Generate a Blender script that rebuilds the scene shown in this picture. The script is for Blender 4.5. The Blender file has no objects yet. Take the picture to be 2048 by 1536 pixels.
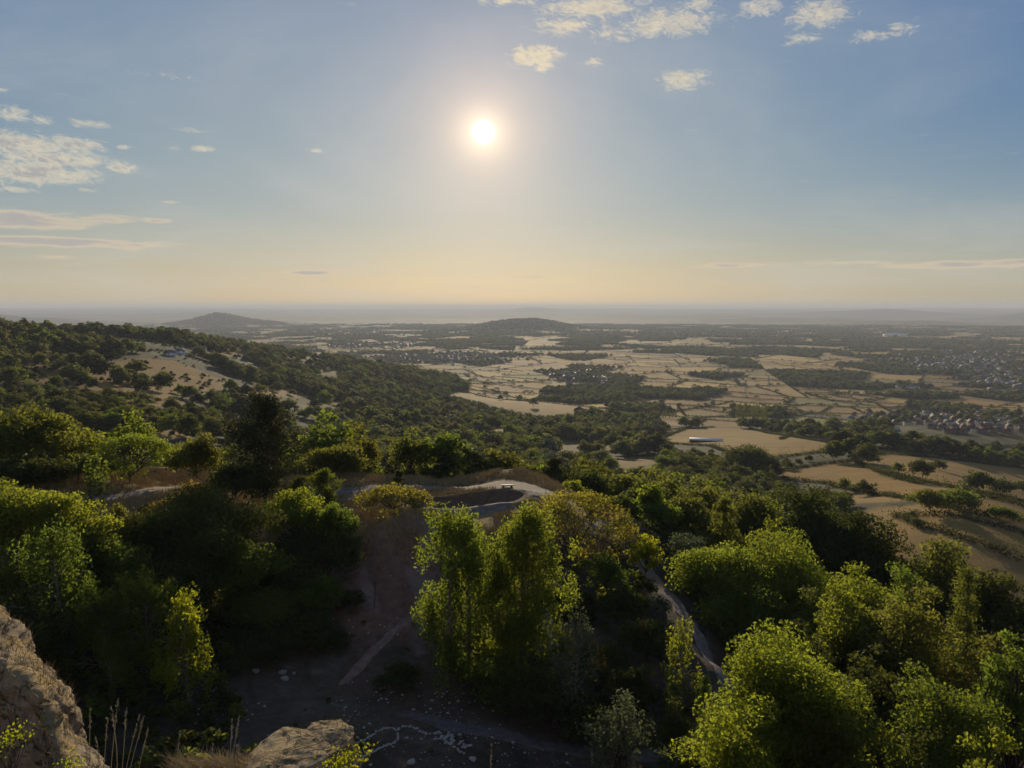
import bpy, math, random
import numpy as np
from mathutils import Vector
C = bpy.context.scene
COL = C.collection
R = math.radians
F, TH, CZ = 1518.0, R(5.75), 230.0

# ---------------------------------------------------------------- camera
cam = bpy.data.objects.new('camera', bpy.data.cameras.new('camera'))
COL.objects.link(cam); C.camera = cam
cam.location = (0, 0, CZ); cam.rotation_euler = (math.pi/2 - TH, 0, 0)
cam.data.sensor_width = 36; cam.data.lens = 36*F/2048
cam.data.clip_start = 0.1; cam.data.clip_end = 200000
C.view_settings.view_transform = 'Standard'; C.view_settings.look = 'None'
C.view_settings.exposure = 0; C.view_settings.gamma = 1
C.cycles.max_bounces = 5; C.cycles.diffuse_bounces = 3; C.cycles.transmission_bounces = 3
C.cycles.volume_bounces = 0; C.cycles.transparent_max_bounces = 4
C.cycles.use_denoising = True
C.cycles.sample_clamp_indirect = 4

# ---------------------------------------------------------------- sun + sky
SUN_EL, SUN_AZ = R(12.6), R(-2.1)           # azimuth from +Y towards +X
SD = Vector((math.sin(SUN_AZ)*math.cos(SUN_EL), math.cos(SUN_AZ)*math.cos(SUN_EL), math.sin(SUN_EL)))
sun = bpy.data.objects.new('sun', bpy.data.lights.new('sun', 'SUN'))
COL.objects.link(sun)
sun.data.energy = 5.0; sun.data.angle = R(0.53); sun.data.color = (1.0, 0.82, 0.56)
sun.rotation_euler = (-SD).to_track_quat('-Z', 'Y').to_euler()

class NB:
    """small node builder"""
    def __init__(s, tree): s.t = tree; s.n = tree.nodes; s.l = tree.links
    def new(s, typ, ins=None, **kw):
        n = s.n.new(typ)
        for k, v in kw.items(): setattr(n, k, v)
        for k, v in (ins or {}).items(): s.put(n.inputs[k], v)
        return n
    def put(s, sock, v):
        if isinstance(v, bpy.types.NodeSocket): s.l.new(v, sock)
        else: sock.default_value = v
    def m(s, op, a, b=0.0, c=0.0, clamp=False):
        n = s.n.new('ShaderNodeMath'); n.operation = op; n.use_clamp = clamp
        for i, v in enumerate((a, b, c)): s.put(n.inputs[i], v)
        return n.outputs[0]
    def ss(s, x, lo, hi):
        n = s.n.new('ShaderNodeMapRange'); n.interpolation_type = 'SMOOTHSTEP'
        for k, v in zip(('Value', 'From Min', 'From Max', 'To Min', 'To Max'), (x, lo, hi, 0.0, 1.0)): s.put(n.inputs[k], v)
        return n.outputs[0]
    def mix(s, f, a, b, mode='MIX'):
        n = s.n.new('ShaderNodeMix'); n.data_type = 'RGBA'; n.blend_type = mode; n.clamp_factor = True
        s.put(n.inputs[0], f)
        for i, v in ((6, a), (7, b)): s.put(n.inputs[i], v if isinstance(v, bpy.types.NodeSocket) or len(v) == 4 else (*v, 1))
        return n.outputs[2]
    def noise(s, vec, scale, detail=4, rough=.55, dist=0.0, dims='3D'):
        n = s.n.new('ShaderNodeTexNoise'); n.noise_dimensions = dims
        if vec is not None: s.put(n.inputs['Vector'], vec)
        s.put(n.inputs['Scale'], scale); s.put(n.inputs['Detail'], detail)
        s.put(n.inputs['Roughness'], rough); s.put(n.inputs['Distortion'], dist)
        return n.outputs['Fac']

def pxdir(px, py):
    xc, yc = (px-1024)/F, (768-py)/F
    v = Vector((xc, math.cos(TH)+yc*math.sin(TH), -math.sin(TH)+yc*math.cos(TH))); return v.normalized()

def build_world():
    w = bpy.data.worlds.new('World'); C.world = w; w.use_nodes = True
    nt = w.node_tree; nt.nodes.clear(); b = NB(nt)
    sky = b.new('ShaderNodeTexSky', sky_type='NISHITA', sun_disc=False, sun_elevation=SUN_EL, sun_rotation=SUN_AZ,
                altitude=300, air_density=1.0, dust_density=1.0, ozone_density=1.5)
    tc = b.new('ShaderNodeTexCoord').outputs['Generated']
    nrm = b.new('ShaderNodeVectorMath', {0: tc}, operation='NORMALIZE').outputs[0]
    sp = b.new('ShaderNodeSeparateXYZ', {0: nrm}); x, y, z = sp.outputs
    el = b.m('DEGREES', b.m('ARCSINE', z)); az = b.m('DEGREES', b.m('ARCTAN2', x, y))
    dot = b.new('ShaderNodeVectorMath', {0: nrm, 1: tuple(SD)}, operation='DOT_PRODUCT').outputs['Value']
    ang = b.m('DEGREES', b.m('ARCCOSINE', b.m('MINIMUM', dot, 1.0)))
    # evening air: the sky's own colour by height, warm and hazy low down, blue above
    rmp = b.new('ShaderNodeValToRGB', {0: b.m('DIVIDE', el, 60.0, clamp=True)})
    cr = rmp.color_ramp; cr.interpolation = 'B_SPLINE'
    stops = [(0, (.58, .465, .29)), (.03, (.555, .47, .31)), (.075, (.42, .43, .37)), (.12, (.335, .395, .41)), (.18, (.285, .362, .412)), (.25, (.245, .326, .41)),
             (.34, (.212, .292, .405)), (.5, (.14, .21, .36)), (1, (.08, .14, .28))]
    while len(cr.elements) < len(stops): cr.elements.new(.5)
    for e, (p, c) in zip(cr.elements, stops): e.position = p; e.color = (*c, 1)
    nish = b.mix(1.0, sky.outputs[0], (.08, .08, .08), 'MULTIPLY')
    base = b.mix(0.93, nish, rmp.outputs[0])
    side = b.m('SUBTRACT', 1.0, b.m('MULTIPLY', b.m('MULTIPLY', b.ss(b.m('ABSOLUTE', b.m('ADD', az, 6.0)), 12.0, 60.0), b.m('MULTIPLY', b.m('SUBTRACT', 1.0, b.m('MULTIPLY', b.ss(b.m('ABSOLUTE', az), 60.0, 120.0), .75)), b.m('ADD', .3, b.m('MULTIPLY', b.ss(el, 1.0, 15.0), .7)))), .38))
    base = b.mix(1.0, base, b.new('ShaderNodeCombineXYZ', {0: b.m('POWER', side, 2.5), 1: b.m('POWER', side, 1.45), 2: b.m('POWER', side, .35)}).outputs[0], 'MULTIPLY')
    # thin high veil
    pl = b.new('ShaderNodeCombineXYZ', {0: b.m('DIVIDE', x, b.m('ADD', b.m('MAXIMUM', z, 0.0), .12)), 1: b.m('DIVIDE', y, b.m('ADD', b.m('MAXIMUM', z, 0.0), .12)), 2: 0.0}).outputs[0]
    veil = b.m('MULTIPLY', b.ss(b.noise(pl, .55, 6, .6, .6), .40, .75), .34)
    base = b.mix(veil, base, (.62, .60, .56))
    # sun disc and aureole
    def gl(s, k): return b.m('MULTIPLY', b.m('EXPONENT', b.m('MULTIPLY', b.m('POWER', b.m('DIVIDE', ang, s), 1.25), -1.0)), k)
    def addc(base, f, col):
        m = b.new('ShaderNodeVectorMath', {0: col, 3: f}, operation='SCALE').outputs[0]
        return b.new('ShaderNodeVectorMath', {0: base, 1: m}, operation='ADD').outputs[0]
    base = addc(base, gl(1.1, .8), (1.0, .80, .50))
    base = addc(base, gl(4.0, .56), (.88, .50, .22))
    base = addc(base, gl(12.0, .04), (.8, .62, .5))
    # clouds: (px, py, half width px, half height px, weight)
    def blob(px, py, wx, wy, k):
        d = pxdir(px, py); a0, e0 = math.degrees(math.atan2(d.x, d.y)), math.degrees(math.asin(d.z))
        sx, sy = wx/F*57.3, wy/F*57.3
        u = b.m('POWER', b.m('DIVIDE', b.m('SUBTRACT', az, a0), sx), 2.0); v = b.m('POWER', b.m('DIVIDE', b.m('SUBTRACT', el, e0), sy), 2.0)
        return b.m('MULTIPLY', b.m('EXPONENT', b.m('MULTIPLY', b.m('ADD', u, v), -1.0)), k)
    def total(lst):
        t = None
        for q in lst: t = blob(*q) if t is None else b.m('MAXIMUM', t, blob(*q))
        return t
    cum = total([(1190, 15, 125, 26, 1), (1130, 50, 80, 22, .9), (1340, 45, 120, 30, .95), (1075, 112, 62, 24, 1.05), (1085, 132, 30, 14, .9), (1185, 125, 30, 12, .85), (1365, 160, 62, 24, .95), (1230, 70, 80, 26, .7),
                 (1640, 28, 72, 30, .95), (1605, 78, 45, 14, .75), (1740, 72, 60, 14, .72), (1520, 14, 55, 22, .85), (1800, 60, 40, 20, .75), (1020, 2, 80, 12, .8), (1400, 5, 50, 20, .8),
                 (20, 228, 50, 16, .9), (85, 240, 28, 10, .8), (175, 248, 40, 10, .8), (150, 290, 60, 18, .95), (245, 294, 16, 6, .8),
                 (345, 296, 22, 7, .75), (405, 297, 34, 8, .85), (240, 335, 45, 14, .85), (30, 290, 100, 26, 1.05), (110, 318, 120, 18, 1), (60, 345, 130, 26, 1.05), (170, 345, 60, 14, .8), (180, 380, 40, 6, .7), (40, 380, 60, 8, .75),
                 (630, 300, 26, 6, .8), (2, 180, 16, 7, .8), (385, 260, 50, 8, .55), (330, 150, 80, 10, .52), (700, 10, 60, 8, .5)])
    strip = total([(40, 438, 130, 16, 1), (200, 437, 60, 8, .8), (130, 485, 180, 9, 1), (315, 442, 30, 5, .7), (340, 404, 25, 4, .6), (625, 545, 70, 6, .9), (795, 548, 60, 5, .75), (1060, 554, 65, 5, .75), (640, 562, 50, 3, .6), (770, 568, 50, 3, .55), (515, 570, 60, 3, .5),
                   (1150, 538, 50, 3, .5), (1480, 530, 120, 6, .8), (1690, 525, 100, 6, .8), (1940, 528, 140, 8, .9), (950, 572, 60, 3, .5), (120, 515, 40, 4, .5)])
    v3 = b.new('ShaderNodeCombineXYZ', {0: b.m('MULTIPLY', az, .8), 1: b.m('ADD', b.m('MULTIPLY', el, 1.75), b.m('MULTIPLY', az, .22)), 2: 3.3}).outputs[0]
    n1 = b.noise(v3, 1.3, 12, .72, .9)
    n2 = b.noise(b.new('ShaderNodeCombineXYZ', {0: b.m('MULTIPLY', az, .35), 1: b.m('MULTIPLY', el, 2.2), 2: 1.0}).outputs[0], .8, 6, .6, .5)
    dc = b.m('SUBTRACT', b.m('ADD', cum, b.m('MULTIPLY', n1, 1.9)), 1.42)
    ds = b.m('SUBTRACT', b.m('ADD', strip, b.m('MULTIPLY', n2, 1.6)), 1.14)
    ac = b.ss(dc, -.05, .60); a_s = b.m('MULTIPLY', b.ss(ds, -.1, .45), .75)
    n3 = b.noise(v3, 1.6, 5, .6)
    body = b.ss(b.m('ADD', dc, b.m('MULTIPLY', b.m('SUBTRACT', n3, .5), .9)), .30, .75)
    ccol = b.mix(body, (.78, .68, .50), (.42, .40, .385))
    near = b.ss(ang, 18.0, 4.0)
    ccol = b.mix(b.m('MULTIPLY', near, .8), ccol, (1.0, .82, .52))
    base = b.mix(b.m('MULTIPLY', ac, .80), base, ccol)
    scol = b.mix(b.ss(ds, .15, .6), (.78, .62, .42), (.46, .42, .40))
    base = b.mix(a_s, base, scol)
    disc = b.ss(ang, .88, .66)
    base = b.mix(disc, base, (3.2, 3.0, 2.6))
    bg = b.new('ShaderNodeBackground', {0: base, 1: 1.0})
    out = b.new('ShaderNodeOutputWorld', {0: bg.outputs[0]})
    w.cycles.sampling_method = 'AUTOMATIC'
build_world()

# ---------------------------------------------------------------- helpers
def tag(o, label=None, cat=None, group=None, kind=None):
    for k, v in (('label', label), ('category', cat), ('group', group), ('kind', kind)):
        if v: o[k] = v
    return o
def mesh_np(name, v, f, mat=None, attrs=None, smooth=False, vn=None):
    """v (n,3), f (m,k) numpy -> mesh datablock"""
    me = bpy.data.meshes.new(name)
    v = np.asarray(v, np.float32); f = np.asarray(f, np.int32); k = f.shape[1]
    me.vertices.add(len(v)); me.vertices.foreach_set('co', v.ravel())
    me.loops.add(f.size); me.loops.foreach_set('vertex_index', f.ravel())
    me.polygons.add(len(f)); me.polygons.foreach_set('loop_start', np.arange(0, f.size, k, dtype=np.int32))
    me.polygons.foreach_set('loop_total', np.full(len(f), k, np.int32))
    if smooth: me.polygons.foreach_set('use_smooth', np.ones(len(f), bool))
    for nm, (typ, dom, arr) in (attrs or {}).items():
        a = me.attributes.new(nm, typ, dom)
        a.data.foreach_set('color' if 'COLOR' in typ else 'value', np.asarray(arr, np.float32).ravel())
    me.update()
    if vn is not None:
        me.polygons.foreach_set('use_smooth', np.ones(len(f), bool)); me.normals_split_custom_set_from_vertices(np.asarray(vn, np.float32))
    if mat: me.materials.append(mat)
    return me
def link(name, me, parent=None, loc=(0, 0, 0), rz=0, sc=1):
    o = bpy.data.objects.new(name, me); COL.objects.link(o)
    o.location = loc; o.rotation_euler = (0, 0, rz); o.scale = (sc,)*3 if np.isscalar(sc) else sc
    if parent: o.parent = parent
    return o
def cat_v(parts):
    """join [(v,f),...] with equal face size"""
    V, Fc, n = [], [], 0
    for v, f in parts:
        if len(v) == 0: continue
        V.append(v); Fc.append(np.asarray(f)+n); n += len(v)
    return np.concatenate(V), np.concatenate(Fc)
def box_vf(cx, cy, z0, sx, sy, sz, rz=0):
    v = np.array([(x, y, z) for z in (0, 1) for x, y in ((-.5, -.5), (.5, -.5), (.5, .5), (-.5, .5))], float)*(sx, sy, sz)
    c, s = math.cos(rz), math.sin(rz)
    v = np.stack([cx+v[:, 0]*c-v[:, 1]*s, cy+v[:, 0]*s+v[:, 1]*c, z0+v[:, 2]], 1)
    return v, np.array([(3, 2, 1, 0), (4, 5, 6, 7), (0, 1, 5, 4), (1, 2, 6, 5), (2, 3, 7, 6), (3, 0, 4, 7)])
def tube(pts, rad, n=6):
    pts = np.asarray(pts, float); rad = np.asarray(rad, float)
    d = np.gradient(pts, axis=0); d /= np.linalg.norm(d, axis=1, keepdims=True)+1e-9
    ref = np.where(np.abs(d[:, 2:3]) > .9, np.array([[1., 0, 0]]), np.array([[0, 0, 1.]]))
    a = np.cross(d, ref); a /= np.linalg.norm(a, axis=1, keepdims=True)+1e-9; c = np.cross(d, a)
    t = np.arange(n)/n*2*math.pi
    v = pts[:, None]+rad[:, None, None]*(np.cos(t)[None, :, None]*a[:, None]+np.sin(t)[None, :, None]*c[:, None])
    i = np.arange(len(pts)-1)[:, None]*n; j = np.arange(n)[None]; k = (j+1) % n
    f = np.stack([i+j, i+k, i+n+k, i+n+j], -1).reshape(-1, 4)
    return v.reshape(-1, 3), f
# value noise in numpy
_perm = np.random.RandomState(7).rand(64, 64, 64)
def vnoise(p):
    p = np.asarray(p, float); i = np.floor(p).astype(int); f = p-i; f = f*f*(3-2*f); o = 0
    for dx in (0, 1):
        for dy in (0, 1):
            for dz in (0, 1):
                w = (f[..., 0] if dx else 1-f[..., 0])*(f[..., 1] if dy else 1-f[..., 1])*(f[..., 2] if dz else 1-f[..., 2])
                o = o+w*_perm[(i[..., 0]+dx) & 63, (i[..., 1]+dy) & 63, (i[..., 2]+dz) & 63]
    return o
def fbm(p, oct=4):
    p = np.asarray(p, float); s = 0; a = .5
    for k in range(oct): s = s+a*vnoise(p*2**k+17.3*k); a *= .5
    return s/(1-.5**oct)
def fbm2(x, y, sc, oct=4, seed=0):
    return fbm(np.stack([x/sc, y/sc, np.full_like(x, seed+.5)], -1), oct)
def sstep(x, a, b):
    t = np.clip((x-a)/(b-a), 0, 1); return t*t*(3-2*t)

# ---------------------------------------------------------------- pixel <-> world (a survey of the place from the photograph)
def P(px, py, r):
    d = pxdir(px, py); t = r/math.hypot(d.x, d.y); return np.array((d.x*t, d.y*t, CZ+d.z*t))
def azi(px): return math.atan((px-1024)/F/0.99)

class TPS:
    def __init__(s, X, z, lam=1e-3):
        s.X = np.asarray(X, float); n = len(s.X)
        K = s.k(np.linalg.norm(s.X[:, None]-s.X[None], axis=2))+lam*np.eye(n)
        A = np.zeros((n+3, n+3)); A[:n, :n] = K; A[:n, n] = A[n, :n] = 1; A[:n, n+1:] = s.X; A[n+1:, :n] = s.X.T
        s.w = np.linalg.solve(A, np.concatenate([z, np.zeros(3)]))
    @staticmethod
    def k(r): return np.where(r > 0, r*r*np.log(np.maximum(r, 1e-9)), 0)
    def __call__(s, Q):
        o = np.empty(len(Q)); n = len(s.X)
        for i in range(0, len(Q), 40000):
            q = Q[i:i+40000]; r = np.sqrt(((q[:, None]-s.X[None])**2).sum(2))
            o[i:i+40000] = s.k(r)@s.w[:n]+s.w[n]+q@s.w[n+1:]
        return o

near_px = [(700, 1480, 62), (690, 1360, 73), (300, 1450, 64), (1350, 1490, 62), (1000, 1500, 60), (500, 1340, 75), (200, 1400, 68), (1000, 1400, 68.5), (1250, 1400, 69),
           (870, 1200, 85), (770, 1290, 78), (840, 1062, 97), (800, 1180, 88), (700, 1120, 95), (600, 1150, 92),
           (1280, 1110, 95), (1340, 1190, 86), (1400, 1270, 78), (1440, 1330, 72), (1150, 1150, 90), (1125, 1110, 92), (1250, 1180, 87),
           (1015, 978, 114), (700, 985, 118), (850, 972, 123), (960, 968, 124), (1100, 990, 112), (1200, 1030, 105), (900, 1045, 101), (780, 1030, 104),
           (300, 990, 112), (160, 1000, 110), (60, 935, 124), (330, 935, 133), (230, 960, 121), (150, 1080, 95), (100, 1200, 85), (400, 1100, 95), (480, 1030, 106)]
near_pol = [(1600, 95, 188), (1600, 130, 181), (1600, 170, 172), (1600, 220, 160), (1900, 60, 190), (1900, 90, 181), (1900, 130, 171), (1900, 200, 152), (1900, 300, 131), (1400, 112, 196), (1400, 140, 188), (1400, 200, 170), (1400, 300, 148),
            (1024, 128, 202.5), (1024, 150, 190), (1024, 200, 171), (1024, 300, 147), (700, 128, 202), (700, 160, 189), (700, 220, 172), (700, 300, 157), (470, 125, 202), (470, 160, 192), (470, 220, 178), (470, 300, 167),
            (40, 130, 203), (40, 160, 196), (40, 200, 185), (40, 300, 171), (1250, 112, 199), (1250, 130, 193), (1250, 200, 170), (1250, 300, 147), (2300, 60, 192), (2300, 130, 172), (2300, 300, 135), (-300, 80, 198), (-300, 140, 200), (-300, 300, 172),
            (1750, 60, 191), (1600, 45, 192.5), (1300, 40, 193), (700, 40, 194), (300, 40, 195), (1024, 20, 194), (100, 50, 197), (1900, 40, 195), (1500, 75, 192), (1700, 75, 189.5)]
nX, nz = [], []
for q in near_px: p = P(*q); nX.append(p[:2]/100); nz.append(p[2])
for px, r, z in near_pol: a = azi(px); nX.append((math.sin(a)*r/100, math.cos(a)*r/100)); nz.append(z)
TN = TPS(nX, np.array(nz), 2e-4)
far_px = [(200, 800, 560), (200, 750, 750), (150, 715, 900), (40, 760, 700), (330, 760, 800), (400, 720, 1050), (600, 870, 700), (600, 800, 1000), (600, 745, 1450), (800, 920, 500), (800, 850, 900), (800, 790, 1400), (800, 748, 1850),
          (1000, 900, 700), (1000, 830, 1300), (1050, 805, 1550), (300, 870, 420), (300, 830, 520), (1412, 884, 930), (1290, 880, 1000), (1500, 870, 1050), (1650, 930, 640), (1850, 945, 610), (2000, 1000, 440), (1950, 1070, 330), (1600, 880, 930), (1900, 845, 1420), (1700, 855, 1350), (1300, 925, 640)]
far_pol = [(1024, 200, 171), (1024, 300, 147), (1024, 450, 127), (1400, 200, 170), (1400, 300, 148), (1400, 450, 122), (1900, 200, 152), (1900, 260, 139), (1250, 200, 170), (1250, 300, 147), (700, 220, 172), (700, 300, 157), (470, 220, 178), (470, 300, 167), (40, 200, 185), (40, 300, 171), (40, 400, 165), (1600, 170, 172), (1600, 220, 160), (1600, 300, 142), (1600, 450, 120),
           (-300, 200, 190), (-300, 300, 172), (-300, 600, 180), (-300, 1100, 225), (0, 1250, 199), (200, 1430, 183), (400, 1700, 157), (550, 1830, 131), (700, 2000, 90), (800, 1980, 68), (900, 1900, 46), (1000, 1800, 14),
           (0, 1500, 175), (200, 1750, 145), (400, 2050, 110), (600, 2250, 75), (800, 2300, 30), (0, 2500, 70), (400, 2800, 45), (700, 2800, 12), (0, 4500, 0), (500, 4500, 0),
           (1024, 1900, 8), (1400, 1400, 26), (1400, 1900, 8), (1700, 1800, 8), (2000, 1900, 8), (2300, 600, 80), (2300, 1200, 35), (2300, 2000, 8)]+[(p, r, 0) for p in (900, 1100, 1300, 1600, 2000, 2300) for r in (2600, 4500)]
fX, fz = [], []
def fco(x, y): return np.stack([np.degrees(np.arctan2(x, y))/12, np.log(np.hypot(x, y)+1e-6)*2.2], -1)
for q in far_px: p = P(*q); fX.append(fco(p[0], p[1])); fz.append(p[2])
for px, r, z in far_pol: a = azi(px); fX.append(fco(math.sin(a)*r, math.cos(a)*r)); fz.append(z)
TF = TPS(fX, np.array(fz), 1e-3)

hills = [(1000, 7450, 62, 62, 420), (1075, 7500, 66, 55, 420), (1040, 7500, 22, 150, 700), (1130, 7600, 24, 60, 400), (440, 10500, 40, 38, 600), (450, 10500, 62, 80, 700), (510, 10600, 40, 80, 700), (385, 10500, 34, 70, 800), (-40, 11800, 150, 110, 900), (110, 12300, 70, 110, 900), (1740, 11500, 46, 110, 700), (1860, 11800, 40, 70, 500), (1560, 13500, 40, 160, 700),
         (2080, 17500, 150, 100, 1500), (1760, 21000, 150, 130, 1500), (1070, 26000, 120, 45, 1500), (1230, 30000, 60, 70, 1500), (1950, 9500, 22, 200, 500), (980, 16000, 30, 200, 800), (1350, 17000, 40, 150, 900)]
def hgt(x, y):
    x = np.atleast_1d(np.asarray(x, float)); y = np.atleast_1d(np.asarray(y, float)); r = np.hypot(x, y)
    az = np.degrees(np.arctan2(x, y)); azc = np.clip(az, -46, 46); rr = np.maximum(r, 1e-6)
    xc, yc = np.sin(np.radians(azc))*rr, np.cos(np.radians(azc))*rr
    h = np.zeros_like(x)
    m = r < 300
    if m.any(): h[m] = TN(np.stack([xc[m], yc[m]], 1)/100)
    m2 = (r > 190) & (r < 5200)
    if m2.any():
        hf = TF(fco(xc[m2], yc[m2])); w = sstep(r[m2], 200, 290)
        hf = hf*(1-sstep(r[m2], 3800, 5200))+2*0
        h[m2] = h[m2]*(1-w)+np.maximum(hf, 0)*w
    # gentle swells, hills, far ranges
    w = sstep(r, 250, 700)
    h = h+w*(fbm2(x, y, 260, 3, 1)-.5)*np.where(r < 1800, 9, 5)
    px = np.tan(np.radians(np.clip(az, -60, 60)))*F*.99+1024
    mf = r > 5200
    if mf.any():
        X, RR = px[mf], r[mf]; s = 0
        for (p, rc, hh, sp, sr) in hills:
            s = s+hh*np.exp(-((X-p)/sp)**2-((RR-rc)/sr)**2)
        lump = fbm2(x[mf], y[mf], 900, 5, 3)
        s = s*(.72+.56*lump)
        big = fbm2(x[mf], y[mf], 6000, 4, 5)
        for (rc, h0, amp, sr) in ((13500, 18, 26, 600), (16500, 45, 45, 800), (20000, 85, 55, 1000), (25000, 135, 70, 1300), (31500, 180, 70, 1800), (41000, 225, 70, 3000)):
            s = s+(h0+amp*2*(fbm2(X, X*0+rc*.01, 210, 5, 9)-.5))*np.exp(-((RR-rc)/sr)**2)
        h[mf] = np.maximum(h[mf], 0)+s
    # behind and beside the viewpoint the hill goes on; a rock face drops from it to the quarry floor
    edge = 1.5+.5*(fbm2(x, y, 6, 2, 2)-.5)
    front = sstep(y-edge, 0.0, 7.5)
    top = 228.25+.015*np.clip(-y, 0, 300)
    k = sstep(r, 160, 400)*(np.abs(az) < 80)
    h = np.where((r < 400) & (y < 60), top*(1-front)+h*front, h)
    h = np.where(np.abs(az) > 84, top*(1-sstep(np.hypot(x, y), 500, 3500)), h)
    # small relief near by
    nr = (1-sstep(r, 180, 320))*front
    h = h+nr*((fbm2(x, y, 14, 4, 4)-.5)*1.5)
    mx_, my_ = MOUND
    h = h+nr*2.4*np.exp(-((x-mx_)/6)**2-((y-my_)/4.5)**2)
    bx2, by2 = BANK; ub = np.hypot((x-bx2)/12, (y-by2)/11); h = h+nr*(1-sstep(ub, .6, 1.1))*((fbm2(x, y, 3.2, 4, 16)-.5)*1.5+(.5-np.abs(fbm2(x+y*.5, y*.5, 2.6, 3, 17)-.5)*2)*.6)
    # bike bowl on the plateau
    bx, by = BOWL
    u = np.hypot((x-bx)/9.0, (y-by)/3.3)+(fbm2(x, y, 4, 3, 18)-.5)*.5
    h = h-1.5*(1-sstep(u, .55, 1.0))+.25*np.exp(-((u-1.15)/.2)**2)
    return h
BANK = tuple(P(790, 1180, 88)[:2])
MOUND = tuple(P(815, 1058, 98)[:2])
BOWL = tuple(P(930, 1003, 109)[:2])
def hz(x, y): return float(hgt(x, y)[0])
_rs = np.concatenate([np.geomspace(25, 6000, 1400), np.geomspace(6100, 45000, 300)])
def unproj(px, py):
    d = pxdir(px, py); k = math.hypot(d.x, d.y); x, y = d.x/k*_rs, d.y/k*_rs
    zr = CZ+d.z/k*_rs; hit = np.nonzero(hgt(x, y) > zr)[0]
    i = hit[0] if len(hit) else len(_rs)-1
    return np.array((x[i], y[i], hz(x[i], y[i])))
def poly_world(pts):
    out = []
    n = len(pts)
    for i in range(n):
        a, b = np.array(pts[i]), np.array(pts[(i+1) % n])
        for t in (0, .5): out.append(unproj(*(a+(b-a)*t))[:2])
    return np.array(out)
def inpoly(x, y, poly):
    bb = (x >= poly[:, 0].min()) & (x <= poly[:, 0].max()) & (y >= poly[:, 1].min()) & (y <= poly[:, 1].max())
    r = np.zeros(len(x), bool); idx = np.nonzero(bb)[0]
    if len(idx) == 0: return r
    X, Y = x[idx], y[idx]; c = np.zeros(len(idx), bool); j = len(poly)-1
    for i in range(len(poly)):
        xi, yi, xj, yj = *poly[i], *poly[j]
        if yi != yj:
            c ^= ((yi > Y) != (yj > Y)) & (X < (xj-xi)*(Y-yi)/(yj-yi)+xi)
        j = i
    r[idx] = c; return r
def seg_dist(x, y, line):
    best = np.full(len(x), 1e9)
    for (x0, y0), (x1, y1) in zip(line[:-1], line[1:]):
        dx, dy = x1-x0, y1-y0; t = np.clip(((x-x0)*dx+(y-y0)*dy)/(dx*dx+dy*dy+1e-9), 0, 1)
        best = np.minimum(best, np.hypot(x-x0-t*dx, y-y0-t*dy))
    return best

# ---------------------------------------------------------------- materials
def mat(name, col, rough=.8, var=.25, scale=3.0, bump=0.0, metal=0.0, spec=.3, col2=None):
    m = bpy.data.materials.new(name); m.use_nodes = True; nt = m.node_tree; b = NB(nt)
    p = nt.nodes['Principled BSDF']
    tc = b.new('ShaderNodeTexCoord').outputs['Object']
    n = b.noise(tc, scale, 6, .6)
    c2 = col2 or tuple(c*(1-var) for c in col)
    b.put(p.inputs['Base Color'], b.mix(b.ss(n, .32, .68), c2, tuple(min(1, c*(1+var*.6)) for c in col)))
    b.put(p.inputs['Roughness'], rough); b.put(p.inputs['Metallic'], metal); b.put(p.inputs['Specular IOR Level'], spec)
    if bump:
        bn = b.new('ShaderNodeBump', {'Strength': bump, 'Distance': .3, 'Height': b.noise(tc, scale*2.5, 8, .65)})
        b.put(p.inputs['Normal'], bn.outputs[0])
    return m
def leafmat(name, col, tr, k=.58, spec=.25):
    m = bpy.data.materials.new(name); m.use_nodes = True; nt = m.node_tree; b = NB(nt)
    p = nt.nodes['Principled BSDF']; out = nt.nodes['Material Output']
    a = b.new('ShaderNodeAttribute', attribute_name='tint').outputs['Fac']
    oi = b.new('ShaderNodeObjectInfo').outputs['Random']
    v = b.m('ADD', b.m('MULTIPLY', a, .75), b.m('MULTIPLY', oi, .35))
    br = b.m('ADD', .62, b.m('MULTIPLY', v, .75))
    def tinted(c):
        hue = b.mix(b.m('MULTIPLY', b.m('ABSOLUTE', b.m('SUBTRACT', oi, .5)), .9), c, (c[0]*1.25, c[1]*.95, c[2]*.8))
        return b.new('ShaderNodeVectorMath', {0: hue, 3: br}, operation='SCALE').outputs[0]
    b.put(p.inputs['Base Color'], tinted(col)); b.put(p.inputs['Roughness'], .7); b.put(p.inputs['Specular IOR Level'], spec*.35)
    t = b.new('ShaderNodeBsdfTranslucent', {0: tinted(tr)})
    mx = b.new('ShaderNodeMixShader', {0: k, 1: p.outputs[0], 2: t.outputs[0]})
    nt.links.new(mx.outputs[0], out.inputs[0])
    return m
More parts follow.
